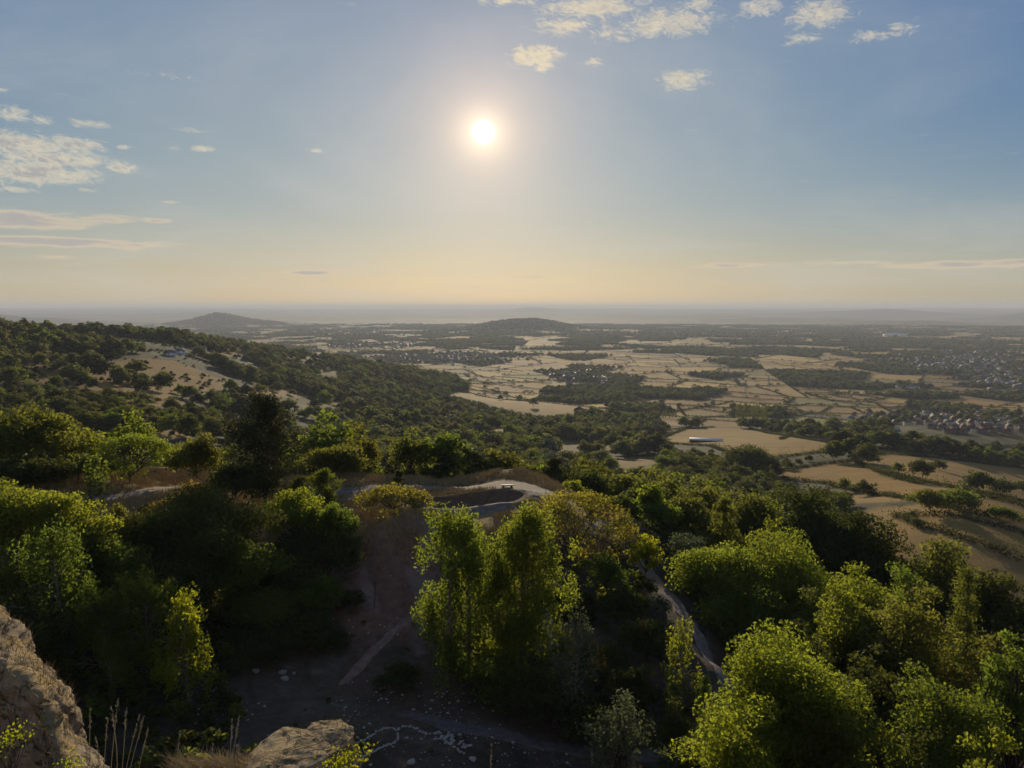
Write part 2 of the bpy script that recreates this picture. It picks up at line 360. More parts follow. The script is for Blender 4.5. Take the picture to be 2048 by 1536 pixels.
LEAF = {
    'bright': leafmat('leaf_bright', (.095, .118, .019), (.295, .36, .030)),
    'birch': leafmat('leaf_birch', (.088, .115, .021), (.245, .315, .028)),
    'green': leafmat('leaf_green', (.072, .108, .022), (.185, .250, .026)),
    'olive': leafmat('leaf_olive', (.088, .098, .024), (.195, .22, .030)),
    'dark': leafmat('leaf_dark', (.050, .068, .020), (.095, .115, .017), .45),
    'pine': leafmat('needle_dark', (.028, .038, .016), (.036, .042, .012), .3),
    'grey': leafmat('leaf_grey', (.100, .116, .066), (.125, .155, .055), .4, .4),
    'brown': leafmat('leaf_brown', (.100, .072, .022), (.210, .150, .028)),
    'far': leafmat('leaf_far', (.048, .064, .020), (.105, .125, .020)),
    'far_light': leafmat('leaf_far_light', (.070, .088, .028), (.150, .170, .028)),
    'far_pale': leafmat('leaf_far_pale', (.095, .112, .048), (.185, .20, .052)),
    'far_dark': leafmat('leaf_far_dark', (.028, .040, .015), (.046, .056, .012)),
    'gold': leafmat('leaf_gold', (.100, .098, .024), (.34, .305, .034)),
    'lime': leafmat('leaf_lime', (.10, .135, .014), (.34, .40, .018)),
}
M_bark = mat('bark', (.075, .058, .042), .9, .4, 2.0, .5)
M_barkpale = mat('bark_pale', (.24, .21, .17), .85, .45, 2.5, .4)
M_barkdead = mat('bark_dead', (.17, .14, .11), .9, .3, 2.5, .4)
M_stone = mat('stone_pale', (.40, .37, .32), .9, .3, 4.0, .3)
M_roofred = mat('roof_red', (.15, .075, .055), .8, .3, 1.0)
M_roofgrey = mat('roof_grey', (.11, .10, .105), .7, .3, 1.0)
M_brick = mat('brick_wall', (.27, .17, .12), .9, .2, 1.2)
M_cream = mat('cream_wall', (.62, .55, .44), .85, .12, 1.2)
M_white = mat('white_wall', (.78, .76, .72), .7, .08, 1.2)
M_sheet = mat('sheet_roof', (.70, .67, .62), .6, .12, .6, 0, .0, .2)
M_sheetgrey = mat('sheet_roof_grey', (.30, .30, .31), .55, .2, .6)
M_steel = mat('steel_grey', (.17, .18, .19), .55, .2, 1.0, 0, .4)
M_glint = mat('insulator_glint', (.75, .76, .74), .25, .05, 1.0, 0, 0, .8)  # near-white colour stands for the glint on the insulators
M_win = mat('window_glass', (.05, .06, .07), .15, .1, 1.0, 0, 0, .8)
M_straw = mat('dry_straw', (.40, .29, .13), .85, .35, 3.0)
M_seed = mat('seed_head', (.34, .26, .14), .85, .25, 6.0)

# ---------------------------------------------------------------- survey of open ground (fields, dry pasture) traced on the terrain
straw = (.255, .165, .052)
open_px = [
    ((0.211, 0.133, 0.045), [(35, 715), (130, 706), (200, 728), (280, 716), (350, 722), (450, 762), (450, 788), (380, 782), (330, 800), (250, 790), (150, 775), (40, 765)]),
    ((0.203, 0.129, 0.043), [(240, 790), (330, 800), (410, 808), (330, 815), (250, 805)]),
    ((0.187, 0.118, 0.040), [(0, 785), (70, 790), (60, 803), (0, 806)]),
    ((0.218, 0.140, 0.045), [(160, 868), (320, 862), (470, 850), (520, 852), (450, 870), (300, 886), (160, 888)]),
    ((0.195, 0.126, 0.043), [(450, 698), (520, 694), (480, 712), (440, 712)]),
    ((0.211, 0.133, 0.043), [(565, 704), (650, 712), (630, 724), (570, 720)]),
    ((0.211, 0.133, 0.043), [(470, 772), (560, 780), (620, 795), (520, 792)]),
    ((0.190, 0.126, 0.037), [(250, 735), (330, 738), (345, 752), (262, 748)]), ((0.200, 0.136, 0.041), [(620, 735), (690, 742), (680, 752), (615, 746)]), ((0.200, 0.136, 0.041), [(60, 835), (140, 832), (150, 845), (70, 848)]), ((0.200, 0.136, 0.041), [(640, 800), (700, 806), (690, 815), (640, 811)]),
    (straw, [(885, 786), (930, 783), (1000, 801), (1060, 796), (1155, 815), (1155, 826), (1090, 830), (1010, 818), (960, 803)]),
    (straw, [(960, 851), (1020, 852), (1015, 863), (965, 861)]),
    ((0.133, 0.101, 0.040), [(1105, 880), (1250, 889), (1230, 900), (1100, 902)]),  # field in shade, the shade put into its greyish colour
    ((0.203, 0.133, 0.048), [(1215, 918), (1330, 910), (1325, 926), (1240, 938)]),
    ((0.242, 0.164, 0.050), [(1320, 861), (1430, 855), (1500, 858), (1620, 880), (1690, 893), (1640, 906), (1540, 918), (1470, 914), (1420, 893), (1335, 888)]),
    (straw, [(1715, 916), (1770, 908), (1900, 920), (2090, 942), (2090, 1016), (1960, 988), (1850, 966), (1770, 945)]),
    ((0.250, 0.157, 0.050), [(1545, 946), (1640, 930), (1708, 922), (1765, 948), (1845, 970), (1950, 995), (2090, 1032), (2090, 1058), (1940, 1030), (1830, 1002), (1720, 985), (1650, 967), (1560, 958)]),
    ((0.265, 0.175, 0.057), [(1790, 1034), (1880, 1030), (1960, 1046), (2090, 1085), (2090, 1145), (1950, 1085), (1850, 1058)]),
    ((0.195, 0.133, 0.043), [(730, 940), (800, 945), (850, 950), (800, 962), (735, 955)]),
    ((0.234, 0.153, 0.048), [(1555, 818), (1620, 808), (1700, 815), (1738, 831), (1680, 834), (1600, 824)]),
    (straw, [(1610, 787), (1690, 785), (1770, 800), (1830, 812), (1780, 816), (1660, 802)]),
    ((0.234, 0.161, 0.052), [(1355, 813), (1465, 816), (1465, 836), (1370, 832)]),
]
OPEN = [(c, poly_world(p)) for c, p in open_px]
# paths (pixel polylines with an assumed ground range -> world)
def line_world(pts): return np.array([P(*q)[:2] if len(q) == 3 else unproj(*q)[:2] for q in pts])
PATHS = {
    'path_right': (line_world([(1262, 1095, 97), (1285, 1125, 93.5), (1320, 1165, 88.5), (1350, 1200, 85), (1385, 1245, 80), (1410, 1290, 76), (1442, 1335, 71.5), (1480, 1380, 67)]), 1.0),
    'path_left': (line_world([(130, 1002, 110), (215, 1000, 110.5), (270, 985, 112.5), (330, 965, 118), (380, 960, 121)]), 1.5),
    'path_bank': (line_world([(672, 1372, 72), (700, 1345, 74), (740, 1308, 77), (790, 1262, 80.5), (830, 1230, 83), (880, 1192, 86)]), .75),
    'track_plateau': (line_world([(600, 1002, 116), (690, 984, 119), (760, 979, 120.5), (850, 974, 122), (930, 973, 122), (1000, 978, 120), (1060, 985, 116), (1110, 1000, 111), (1180, 1040, 103), (1220, 1070, 99)]), 1.9),
    'apron': (line_world([(930, 977, 121), (985, 982, 118), (1040, 986, 115), (1085, 996, 111.5), (1120, 1012, 108)]), 3.6),
    'track_bowl': (line_world([(850, 1012, 107), (900, 1022, 105), (960, 1026, 104.5), (1030, 1020, 105.5)]), 1.9),
    'track_lower': (line_world([(660, 1000, 114), (720, 996, 115), (760, 990, 116.5)]), 1.0),
    'path_floor': (line_world([(800, 1415, 67.5), (860, 1440, 65), (950, 1465, 63), (1050, 1478, 62), (1200, 1485, 61.5), (1400, 1492, 61)]), 1.1),
    'path_far_left': (line_world([(290, 935, 133), (340, 930, 134), (400, 925, 136)]), 2.2),
}

# ---------------------------------------------------------------- vale fields: a patchwork split again and again, hedges on the split lines
rnd = random.Random(11)
cells, hedges = [], []
def clip(poly, p, n):
    out = []; m = len(poly)
    for i in range(m):
        a, b = poly[i], poly[(i+1) % m]; da, db = (a-p)@n, (b-p)@n
        if da >= 0: out.append(a)
        if (da >= 0) != (db >= 0): out.append(a+(b-a)*(da/(da-db)))
    return out
def area(p):
    p = np.array(p); return .5*abs(np.dot(p[:, 0], np.roll(p[:, 1], 1))-np.dot(p[:, 1], np.roll(p[:, 0], 1)))
def split(poly, depth=0):
    A = area(poly); pa = np.array(poly); c = pa.mean(0); r = math.hypot(*c)
    az = np.degrees(np.arctan2(pa[:, 0], pa[:, 1]))
    if pa[:, 1].max() < 900 or az.min() > 38 or az.max() < -38 or A < 10: return
    tgt = (24000 if r < 2600 else 36000 if r < 4500 else 60000)*rnd.uniform(.6, 1.9)
    if A < tgt: cells.append(pa); return
    # longest extent direction
    e = pa-c; cov = e.T@e; w, v = np.linalg.eigh(cov); n = v[:, 1]
    a = R(rnd.gauss(0, 9)); n = np.array((n[0]*math.cos(a)-n[1]*math.sin(a), n[0]*math.sin(a)+n[1]*math.cos(a)))
    p = c+n*rnd.uniform(-.18, .18)*math.sqrt(w[1]/len(pa))*2
    l, q = clip(poly, p, n), clip(poly, p, -n)
    if len(l) < 3 or len(q) < 3: cells.append(pa); return
    on = [v_ for v_ in l if abs((v_-p)@n) < 1e-3*max(1, math.sqrt(A))]
    if len(on) >= 2:
        d = np.array((-n[1], n[0])); on.sort(key=lambda v_: v_@d); hedges.append((on[0], on[-1]))
    split(l, depth+1); split(q, depth+1)
rot = R(-7); c_, s_ = math.cos(rot), math.sin(rot)
split([np.array((u*c_-v*s_, u*s_+v*c_)) for u, v in ((-8500, 900), (9500, 900), (9500, 10500), (-8500, 10500))])
def pxof(x, y): return np.tan(np.arctan2(x, y))*F*.99+1024
def pyof(x, y, z):
    ct, st = math.cos(TH), math.sin(TH); zz = z-CZ
    return 768-F*((y*st+zz*ct)/(y*ct-zz*st))
def is_vale(x, y, h): return (np.hypot(x, y) > 1230) & (h < 36)
ZONES = [  # woods and settlements of the vale, by survey pixel: (px, py, half w, half h, kind)
    (1640, 765, 120, 18, 'wood'), (1850, 770, 60, 8, 'wood'), (1480, 720, 60, 14, 'wood'), (1300, 790, 60, 14, 'wood'), (1230, 765, 70, 18, 'wood'), (1180, 800, 70, 12, 'wood'), (1270, 815, 90, 16, 'wood'), (1560, 705, 120, 6, 'wood'), (1500, 830, 70, 14, 'wood'), (1760, 884, 60, 7, 'wood'), (1990, 800, 60, 8, 'wood'), (1850, 815, 70, 6, 'wood'),
    (900, 718, 130, 12, 'town'), (1150, 750, 80, 14, 'town'), (1900, 725, 140, 30, 'town'), (2000, 760, 60, 25, 'town'), (1860, 848, 190, 26, 'estate'), (1350, 700, 90, 6, 'wood'), (700, 668, 150, 8, 'wood'), (1000, 668, 250, 5, 'wood'), (1900, 690, 200, 8, 'wood'), (1600, 665, 300, 5, 'wood'), (1150, 690, 120, 4, 'wood'), (1850, 710, 120, 8, 'wood')]
fcols = [(.26, .16, .046), (.23, .14, .042), (.32, .215, .070), (.20, .13, .046), (.24, .165, .050), (.15, .10, .05), (.15, .135, .042), (.23, .155, .06), (.36, .24, .080), (.30, .19, .056), (.28, .18, .052)]
cell_info = []
for ce in cells:
    c = ce.mean(0); h = hz(*c); px, py = float(pxof(*c)), float(pyof(c[0], c[1], h)); kind = 'field'
    for zx, zy, zw, zh, k in ZONES:
        if ((px-zx)/zw)**2+((py-zy)/zh)**2 < 1 and (k != 'wood' or rnd.random() < .42): kind = k
    r = math.hypot(*c)
    if kind == 'field' and rnd.random() < (.04 if r < 2600 else .13 if r < 4200 else .28 if r < 5500 else .45): kind = 'wood'
    col = rnd.choice(fcols); g = rnd.uniform(.85, 1.2)
    cell_info.append((ce, kind, tuple(v*g for v in col)))

# ---------------------------------------------------------------- ground: one sheet from the viewpoint to the horizon
def build_ground():
    A = np.concatenate([np.arange(-180, -43, 4.0), np.arange(-43, 43.01, .125), np.arange(46, 180, 4.0)])
    rr = [1.0]
    while rr[-1] < 46000:
        r = rr[-1]; rr.append(r*(1+(.06 if r < 30 else .005 if r < 140 else .0085 if r < 600 else .009 if r < 7000 else .025)))
    rr = np.array(rr); a = np.radians(A)
    X = (rr[:, None]*np.sin(a)[None]).ravel(); Y = (rr[:, None]*np.cos(a)[None]).ravel()
    H = hgt(X, Y)
    n, m = len(rr), len(A); i = np.arange(n-1)[:, None]*m; j = np.arange(m)[None]; k = (j+1) % m
    f = np.stack([i+j, i+k, i+m+k, i+m+j], -1).reshape(-1, 4)[:, ::-1]
    v = np.concatenate([np.stack([X, Y, H], 1)])
    r = np.hypot(X, Y); px = pxof(X, np.maximum(Y, 1e-3))
    # cover colour: what grows or lies there
    n1 = fbm2(X, Y, 40, 4, 11); n2 = fbm2(X, Y, 6, 4, 12); n3 = fbm2(X, Y, 400, 4, 13)
    wood = np.array((.040, .042, .020)); grass = np.array((.22, .16, .075)); scrub = np.array((.13, .115, .05))
    col = np.tile(wood, (len(X), 1))
    def put(mask, c, k=1.0):
        kk = (np.asarray(k)*mask)[:, None]; col[:] = col*(1-kk)+np.asarray(c)*kk
    put(r > 130, scrub, sstep(n1, .5, .62)*.7)
    # near ground
    nearm = r < 175
    put((px > 1640) & (r > 200) & (r < 480), (.24, .155, .05), sstep(n1, .3, .5))
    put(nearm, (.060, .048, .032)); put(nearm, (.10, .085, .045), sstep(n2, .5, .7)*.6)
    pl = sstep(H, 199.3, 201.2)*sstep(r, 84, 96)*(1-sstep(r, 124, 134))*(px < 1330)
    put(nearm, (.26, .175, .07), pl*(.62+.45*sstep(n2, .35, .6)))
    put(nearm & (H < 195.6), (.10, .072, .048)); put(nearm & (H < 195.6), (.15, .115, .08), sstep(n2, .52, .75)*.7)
    put(r < 12, (.26, .19, .09))
    bx, by = BOWL; u = np.hypot((X-bx)/9.0, (Y-by)/3.3)+(fbm2(X, Y, 4, 3, 18)-.5)*.5
    put(u < 1.05, (.135, .088, .055)); put(u < 1.05, (.19, .15, .11), sstep(n2, .5, .72)*.6)
    # bare earth bank under the big birch
    bk = P(790, 1180, 88)[:2]; u = np.hypot((X-bk[0])/9, (Y-bk[1])/10)
    put(u < 1.2, (.21, .112, .07), (1-sstep(u, .7, 1.2))*.9)
    n5 = fbm2(X, Y, 2.2, 4, 14); n6 = fbm2(X+Y*.4, Y*.35, 3.0, 4, 15)
    put((u < 1.25), (.25, .18, .14), sstep(n6, .50, .68)*.7)
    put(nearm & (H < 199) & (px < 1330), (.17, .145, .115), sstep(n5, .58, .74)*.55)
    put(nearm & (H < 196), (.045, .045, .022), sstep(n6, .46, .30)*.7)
    # open pasture
    for c, poly in OPEN: put(inpoly(X, Y, poly), np.array(c)*(.92, .88, .72))
    # vale
    vale = is_vale(X, Y, H) & (np.abs(px-1024) < 1400) & (Y > 0)
    for c, poly in OPEN: vale &= ~inpoly(X, Y, poly)
    put(vale, (.20, .16, .08))
    for ce, kind, c in cell_info:
        q = inpoly(X, Y, ce) & vale
        if kind == 'field': put(q, np.array(c)*(1.12, 1.06, .84))
        elif kind == 'wood': put(q, (.040, .045, .022))
        else: put(q, (.10, .095, .07))
    far = r > 7500
    put(far, (.17, .13, .07), sstep(r, 7500, 9500)); put(far, (.05, .055, .03), sstep(r, 7500, 9500)*sstep(fbm2(X, Y, 700, 4, 21), .42, .56))
    put(far, (.06, .065, .04), sstep(H, 25, 55)*.85)
    put(Y < 0, (.2, .15, .07))
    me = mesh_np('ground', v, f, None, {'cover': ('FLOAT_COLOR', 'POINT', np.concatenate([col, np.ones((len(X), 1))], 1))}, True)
    mt = bpy.data.materials.new('ground_cover'); mt.use_nodes = True; b = NB(mt.node_tree); p = mt.node_tree.nodes['Principled BSDF']
    at = b.new('ShaderNodeAttribute', attribute_name='cover').outputs['Color']
    pos = b.new('ShaderNodeNewGeometry').outputs['Position']
    g1 = b.noise(pos, 1.1, 8, .65); g2 = b.noise(pos, .035, 6, .6); g3 = b.noise(b.new('ShaderNodeVectorMath', {0: pos, 1: (.25, 1.6, .3)}, operation='MULTIPLY').outputs[0], .09, 5, .6)
    k = b.m('MULTIPLY', b.m('ADD', .25, b.m('MULTIPLY', g1, 1.5)), b.m('MULTIPLY', b.m('ADD', .6, b.m('MULTIPLY', g2, .8)), b.m('ADD', .72, b.m('MULTIPLY', g3, .56))))
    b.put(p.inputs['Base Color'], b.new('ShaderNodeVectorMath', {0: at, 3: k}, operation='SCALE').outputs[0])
    b.put(p.inputs['Roughness'], .95); b.put(p.inputs['Specular IOR Level'], .1)
    bn = b.new('ShaderNodeBump', {'Strength': .8, 'Distance': .35, 'Height': b.noise(pos, 2.2, 8, .7)}); b.put(p.inputs['Normal'], bn.outputs[0])
    me.materials.append(mt)
    tag(link('ground', me), kind='structure')
build_ground()

M_path = mat('path_gravel', (.18, .145, .11), .95, .3, 1.5, .3)
M_pathearth = mat('path_earth', (.23, .15, .10), .95, .3, 1.5, .3)
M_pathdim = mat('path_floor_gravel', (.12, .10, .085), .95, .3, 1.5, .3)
def ribbon(name, line, w, m, seed):
    pts = [np.array(line[0])]
    for a, b in zip(line[:-1], line[1:]):
        L = np.hypot(*(b-a)); n = max(2, int(L/.5))
        pts += [a+(b-a)*t for t in np.linspace(0, 1, n+1)[1:]]
    pts = np.array(pts)
    ker = np.ones(7)/7
    if len(pts) > 20:
        pad = np.concatenate([np.repeat(pts[:1], 3, 0), pts, np.repeat(pts[-1:], 3, 0)])
        pts = np.stack([np.convolve(pad[:, k], ker, 'valid') for k in (0, 1)], 1)
    d = np.gradient(pts, axis=0); d /= np.linalg.norm(d, axis=1, keepdims=True); nrm = np.stack([-d[:, 1], d[:, 0]], 1)
    s = np.arange(len(pts))*.5
    tp = np.clip(np.minimum(s, s[-1]-s)/3.0, .02, 1)**.6
    wl = tp*w*(.3+1.4*fbm2(s, s*0, 1.6, 4, seed)); wr = tp*w*(.3+1.4*fbm2(s, s*0+50, 1.6, 4, seed+1))
    K = 7; V = []
    for q in range(K):
        t = q/(K-1); o = -wl*(1-t)+wr*t; xy = pts+nrm*o[:, None]
        z = hgt(xy[:, 0], xy[:, 1])+(.07 if 0 < q < K-1 else -.12)
        V.append(np.stack([xy[:, 0], xy[:, 1], z], 1))
    V = np.stack(V, 1).reshape(-1, 3); i = np.arange(len(pts)-1)[:, None]*K; j = np.arange(K-1)[None]
    f = np.stack([i+j, i+j+1, i+K+j+1, i+K+j], -1).reshape(-1, 4)
    tag(link('path', mesh_np('path', V, f, m, None, True)), kind='structure')
for n_, (nm, (ln, w)) in enumerate(PATHS.items()):
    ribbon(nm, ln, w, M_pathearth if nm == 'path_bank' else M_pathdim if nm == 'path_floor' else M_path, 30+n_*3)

# ---------------------------------------------------------------- trees
def leaves(rng, c, size, up=.0, aspect=.5, droop=0.0, radial=None):
    """diamond leaf sprays at centres c"""
    n = len(c)
    t = rng.normal(size=(n, 3)); t[:, 2] += up-droop
    if radial is not None: t += radial
    t /= np.linalg.norm(t, axis=1, keepdims=True)
    b = np.cross(t, rng.normal(size=(n, 3))); b /= np.linalg.norm(b, axis=1, keepdims=True); nn = np.cross(t, b)
    s = size*rng.uniform(.6, 1.35, (n, 1)); w = s*aspect
    v = np.stack([c-t*s*.9, c+b*w+nn*w*.35, c+t*s, c-b*w+nn*w*.35], 1).reshape(-1, 3)
    return v, np.arange(4*n).reshape(-1, 4)
def bend(p0, p1, rng, k, n=6, lift=.0):
    t = np.linspace(0, 1, n)[:, None]; d = np.linalg.norm(p1-p0)
    q = p0*(1-t)+p1*t+np.sin(t*math.pi)*rng.normal(size=3)*k*d
    q[:, 2] += np.sin(t[:, 0]*math.pi)*lift*d
    return q
def gen_tree(kind, H, W, seed, ls=.22, dens=1.0, cb=None, bendk=.22, kb=.4):
    rng = np.random.RandomState(seed); L, T, tint, NN = [], [], [], []
    rad = W/2
    def emit(c, size, nl, sig, asp=.5, up=0., droop=0., radk=0.):
        ctr = np.array(c); n = max(3, int(nl))
        q = rng.normal(size=(n, 3))*.62; ln = np.linalg.norm(q, axis=1, keepdims=True); q = q/np.maximum(1, ln*.8)
        pts = ctr+q*np.array(sig)
        v, f = leaves(rng, pts, size, up, asp, droop, (q*radk if radk else None))
        # each leaf faces out of its clump, and its shading follows the clump's roundness
        v4 = v.reshape(-1, 4, 3); gn = np.cross(v4[:, 1]-v4[:, 0], v4[:, 3]-v4[:, 0]); gn /= np.linalg.norm(gn, axis=1, keepdims=True)+1e-9
        cz = np.array((0, 0, H*.5)); out = (pts-ctr)/np.array(sig)*.8+(pts-cz)/np.array((rad, rad, H*.5))*kb; out /= np.linalg.norm(out, axis=1, keepdims=True)+1e-9
        fl = (gn*out).sum(1) < 0; v4[fl] = v4[fl][:, [0, 3, 2, 1]]; gn[fl] *= -1
        nn = gn*(1-bendk)+out*bendk; NN.append(np.repeat(nn/np.linalg.norm(nn, axis=1, keepdims=True), 4, 0))
        v = v4.reshape(-1, 3); L.append((v, f))
        tint.append(np.clip(rng.uniform(0, 1)*.45+rng.uniform(0, 1, n)*.55, 0, 1))
    tr = max(.08, H*.016)
    if kind in ('broad', 'shrub', 'oval'):
        cb = .16 if cb is None else cb
        if kind == 'shrub': cb = 0.03
        zc = H*(cb+(1-cb)*.5); hz_ = H*(1-cb)/2
        N = int((70 if kind != 'shrub' else 34)*dens**.5)
        ph = rng.uniform(0, 6.28, 8)
        top = np.array((rng.normal()*.05*W, rng.normal()*.05*W, H*.8))
        T.append(tube(bend(np.array((0, 0, -.8)), top, rng, .05, 7), np.linspace(tr, tr*.25, 7)))
        for i in range(N):
            d = rng.normal(size=3); d /= np.linalg.norm(d)
            if d[2] < -.55: d[2] *= -.6
            a = math.atan2(d[1], d[0])
            lob = .80+.14*math.sin(3*a+ph[0]+2*d[2])+.12*math.sin(5*a+ph[1]-4*d[2])+.10*math.sin(6*d[2]+ph[2]+a)
            k = lob*(rng.uniform(.72, 1.04) if i % 4 else rng.uniform(.25, .7))
            taper = 1-.35*max(0, d[2])**1.5 if kind == 'broad' else 1-.15*d[2]
            c = np.array((d[0]*rad*k*taper, d[1]*rad*k*taper, zc+d[2]*hz_*min(k*1.05, 1.05)))
            cr = W*rng.uniform(.085, .15)
            emit(c, ls, 2.4*dens*(cr/ls)**2*1.9, (cr, cr, cr*.62), .5, .25)
            if i % 2 == 0:
                s = np.array((0, 0, max(H*.06, c[2]*rng.uniform(.35, .62)))); s[:2] = top[:2]*s[2]/top[2]
                T.append(tube(bend(s, c, rng, .09, 5, .08), np.linspace(tr*.42, .015, 5), 4))
    elif kind == 'open':                 # umbrella crown on spreading limbs, sky and ground show through
        T.append(tube([(0, 0, -1), (.1, 0, .4), (.0, .1, H*.14)], [tr*2.6, tr*2.0, tr*1.8], 8))
        nl = 8; ends = []
        for i in range(nl):
            a = i/nl*6.28+rng.uniform(-.3, .3); q = rng.uniform(.35, .62)
            p1 = np.array((math.cos(a)*rad*q, math.sin(a)*rad*q, H*rng.uniform(.45, .66)))
            s = np.array((0, .1, H*.12)); br = bend(s, p1, rng, .10, 7, .10)
            T.append(tube(br, np.linspace(tr*1.15, tr*.42, 7), 6))
            for j in range(4):
                a2 = a+rng.uniform(-.75, .75); e = rng.uniform(.5, .98); zz = H*(.42+.5*math.sqrt(max(0, 1-e*e))+rng.uniform(-.04, .04))
                p2 = np.array((math.cos(a2)*rad*e, math.sin(a2)*rad*e, zz))
                bb = bend(br[rng.randint(3, 7)], p2, rng, .09, 6, .06); T.append(tube(bb, np.linspace(tr*.36, .03, 6), 5)); ends.append(bb)
        for bb in ends:
            for j in range(3):
                s = bb[rng.randint(2, 6)]; d = rng.normal(size=3)*rad*.20; d[2] = abs(d[2])*.8
                T.append(tube(bend(s, s+d, rng, .1, 4), np.linspace(tr*.14, .012, 4), 3))
        N = int(150*dens**.5)
        for i in range(N):
            a = rng.uniform(0, 6.28); e = math.sqrt(rng.uniform(0, 1)); k = 1+.10*math.sin(4*a+1)
            zz = H*(.20+.76*math.sqrt(max(0, 1-e*e)))-abs(rng.normal())*H*.05
            if e < .62 and rng.uniform() < .35: continue
            c = np.array((math.cos(a)*rad*e*k, math.sin(a)*rad*e*k, zz)); cr = W*rng.uniform(.045, .085)
            emit(c, ls, 1.2*dens*(cr/ls)**2*2.0, (cr, cr, cr*.5), .5, .2)
    elif kind == 'birch':
        top = np.array((rng.normal()*.03*H, rng.normal()*.03*H, H*.97))
        T.append(tube(bend(np.array((0, 0, -.8)), top, rng, .015, 9), np.linspace(tr, .02, 9)))
        cb = .14 if cb is None else cb; N = int(125*dens**.5); ph = rng.uniform(0, 6.28, 4)
        boughs = [(q, rng.uniform(0, 6.28), rng.uniform(.55, 1.12)*(1-q**3.4)**.6) for q in np.linspace(.06, .9, 15)]
        for i in range(N):
            t = rng.uniform(0, 1)**.85; z = H*(cb+(1-cb)*t); a = rng.uniform(0, 6.28)
            pr = (1-t**3.4)**.8*(.70+.30*math.sin(min(1, t*1.6+.1)*math.pi*.75))+.03
            k = pr*(1+.26*math.sin(2*a+ph[0]+5*t)+.20*math.sin(17*t+ph[1]+a))*math.sqrt(rng.uniform(.15, 1))
            c = np.array((math.cos(a)*rad*k, math.sin(a)*rad*k, z)); c[:2] *= .72
            if i % 5 < 3:                # the rest hangs in boughs that stand out from the outline
                bt, ba, bq = boughs[rng.randint(len(boughs))]; bz = H*(cb+(1-cb)*bt)
                c = np.array((math.cos(ba)*rad*bq, math.sin(ba)*rad*bq, bz))+rng.normal(size=3)*np.array((W*.085, W*.085, H*.055)); t = bt; z = c[2]
            c[:2] += top[:2]*t; cr = W*rng.uniform(.07, .12)
            emit(c-np.array((0, 0, cr*.5)), ls, 2.2*dens*(cr/ls)**2*2.0, (cr*.75, cr*.75, cr*1.6), .42, 0, .9)
            if i % 2 == 0:
                s = top*max(.05, (z-rng.uniform(.06, .16)*H)/top[2])
                T.append(tube(bend(s, c, rng, .06, 5, .12), np.linspace(tr*.25, .01, 5), 4))
    elif kind in ('pine', 'conifer'):
        T.append(tube(bend(np.array((0, 0, -.8)), np.array((rng.normal()*.1, rng.normal()*.1, H*.98)), rng, .012, 9), np.linspace(tr*1.15, .03, 9)))
        cb = (.08 if kind == 'conifer' else .10) if cb is None else cb
        nw = int(H*1.5) if kind == 'conifer' else int(H*1.9)
        for w in range(nw):
            t = (w+rng.uniform(0, .6))/nw; z = H*(cb+(1-cb)*t*.97)
            pr = (1-t)**.85 if kind == 'conifer' else float(np.interp(t, [0, .3, .5, .72, .9, 1], [.55, .85, 1, .66, .42, .12]))
            for j in range(rng.randint(4, 7)):
                a = rng.uniform(0, 6.28); ln = rad*pr*(rng.uniform(.6, 1.08) if kind == 'conifer' else rng.uniform(.25, 1.22))+.15
                s = np.array((0, 0, z)); e = s+np.array((math.cos(a)*ln, math.sin(a)*ln, ln*(rng.uniform(-.12, .12) if kind == 'conifer' else rng.uniform(.05, .42))))
                br = bend(s, e, rng, .05, 5, -.05); T.append(tube(br, np.linspace(tr*.28*(1-t*.6), .012, 5), 4))
                nc = max(2, int(ln/(.55 if kind == 'conifer' else .7)))
                for q in range(nc):
                    u = .25+.75*(q+rng.uniform(0, 1))/nc; c = s+(e-s)*u+rng.normal(size=3)*.12*ln**.5
                    cr = W*.055*rng.uniform(.8, 1.4)+.08
                    emit(c, ls, dens*(24 if kind == 'pine' else 18), (cr*1.15, cr*1.15, cr*.75), .17 if kind == 'pine' else .22, .85 if kind == 'pine' else -.1, 0, 1.2)
    elif kind == 'poplar':
        T.append(tube([(0, 0, -.5), (0, 0, H*.5), (0, 0, H*.95)], [tr, tr*.6, .03]))
        for i in range(int(70*dens**.5)):
            t = rng.uniform(0, 1); a = rng.uniform(0, 6.28); k = (math.sin((t*.85+.12)*math.pi)**.6)*math.sqrt(rng.uniform(.2, 1))
            cr = W*rng.uniform(.16, .26); emit((math.cos(a)*rad*k*.8, math.sin(a)*rad*k*.8, H*(.06+.92*t)), ls, 2*dens*(cr/ls)**2*1.6, (cr*.7, cr*.7, cr*1.6), .4, 1.2)
    elif kind == 'dead':
        T.append(tube(bend(np.array((0, 0, -.5)), np.array((.4, .2, H*.75)), rng, .05, 8), np.linspace(tr*1.1, tr*.5, 8)))
        for i in range(16):
            t = rng.uniform(.35, .75); a = rng.uniform(0, 6.28); s = np.array((.4, .2, H*.75))*t/.75; s[2] = H*t
            e = s+np.array((math.cos(a)*rad*rng.uniform(.3, 1), math.sin(a)*rad*rng.uniform(.3, 1), H*rng.uniform(.1, .28)))
            br = bend(s, e, rng, .08, 6, .05); T.append(tube(br, np.linspace(tr*.4, .012, 6), 4))
            for j in range(3):
                q = br[rng.randint(2, 6)]; T.append(tube(bend(q, q+rng.normal(size=3)*np.array((.5, .5, .6))+np.array((0, 0, .4)), rng, .1, 4), np.linspace(.03, .008, 4), 3))
    Lv = cat_v(L) if L else (np.zeros((0, 3)), np.zeros((0, 4), int))
    return Lv, cat_v(T), (np.concatenate(tint) if tint else None), (np.concatenate(NN) if NN else None)
_cache = {}
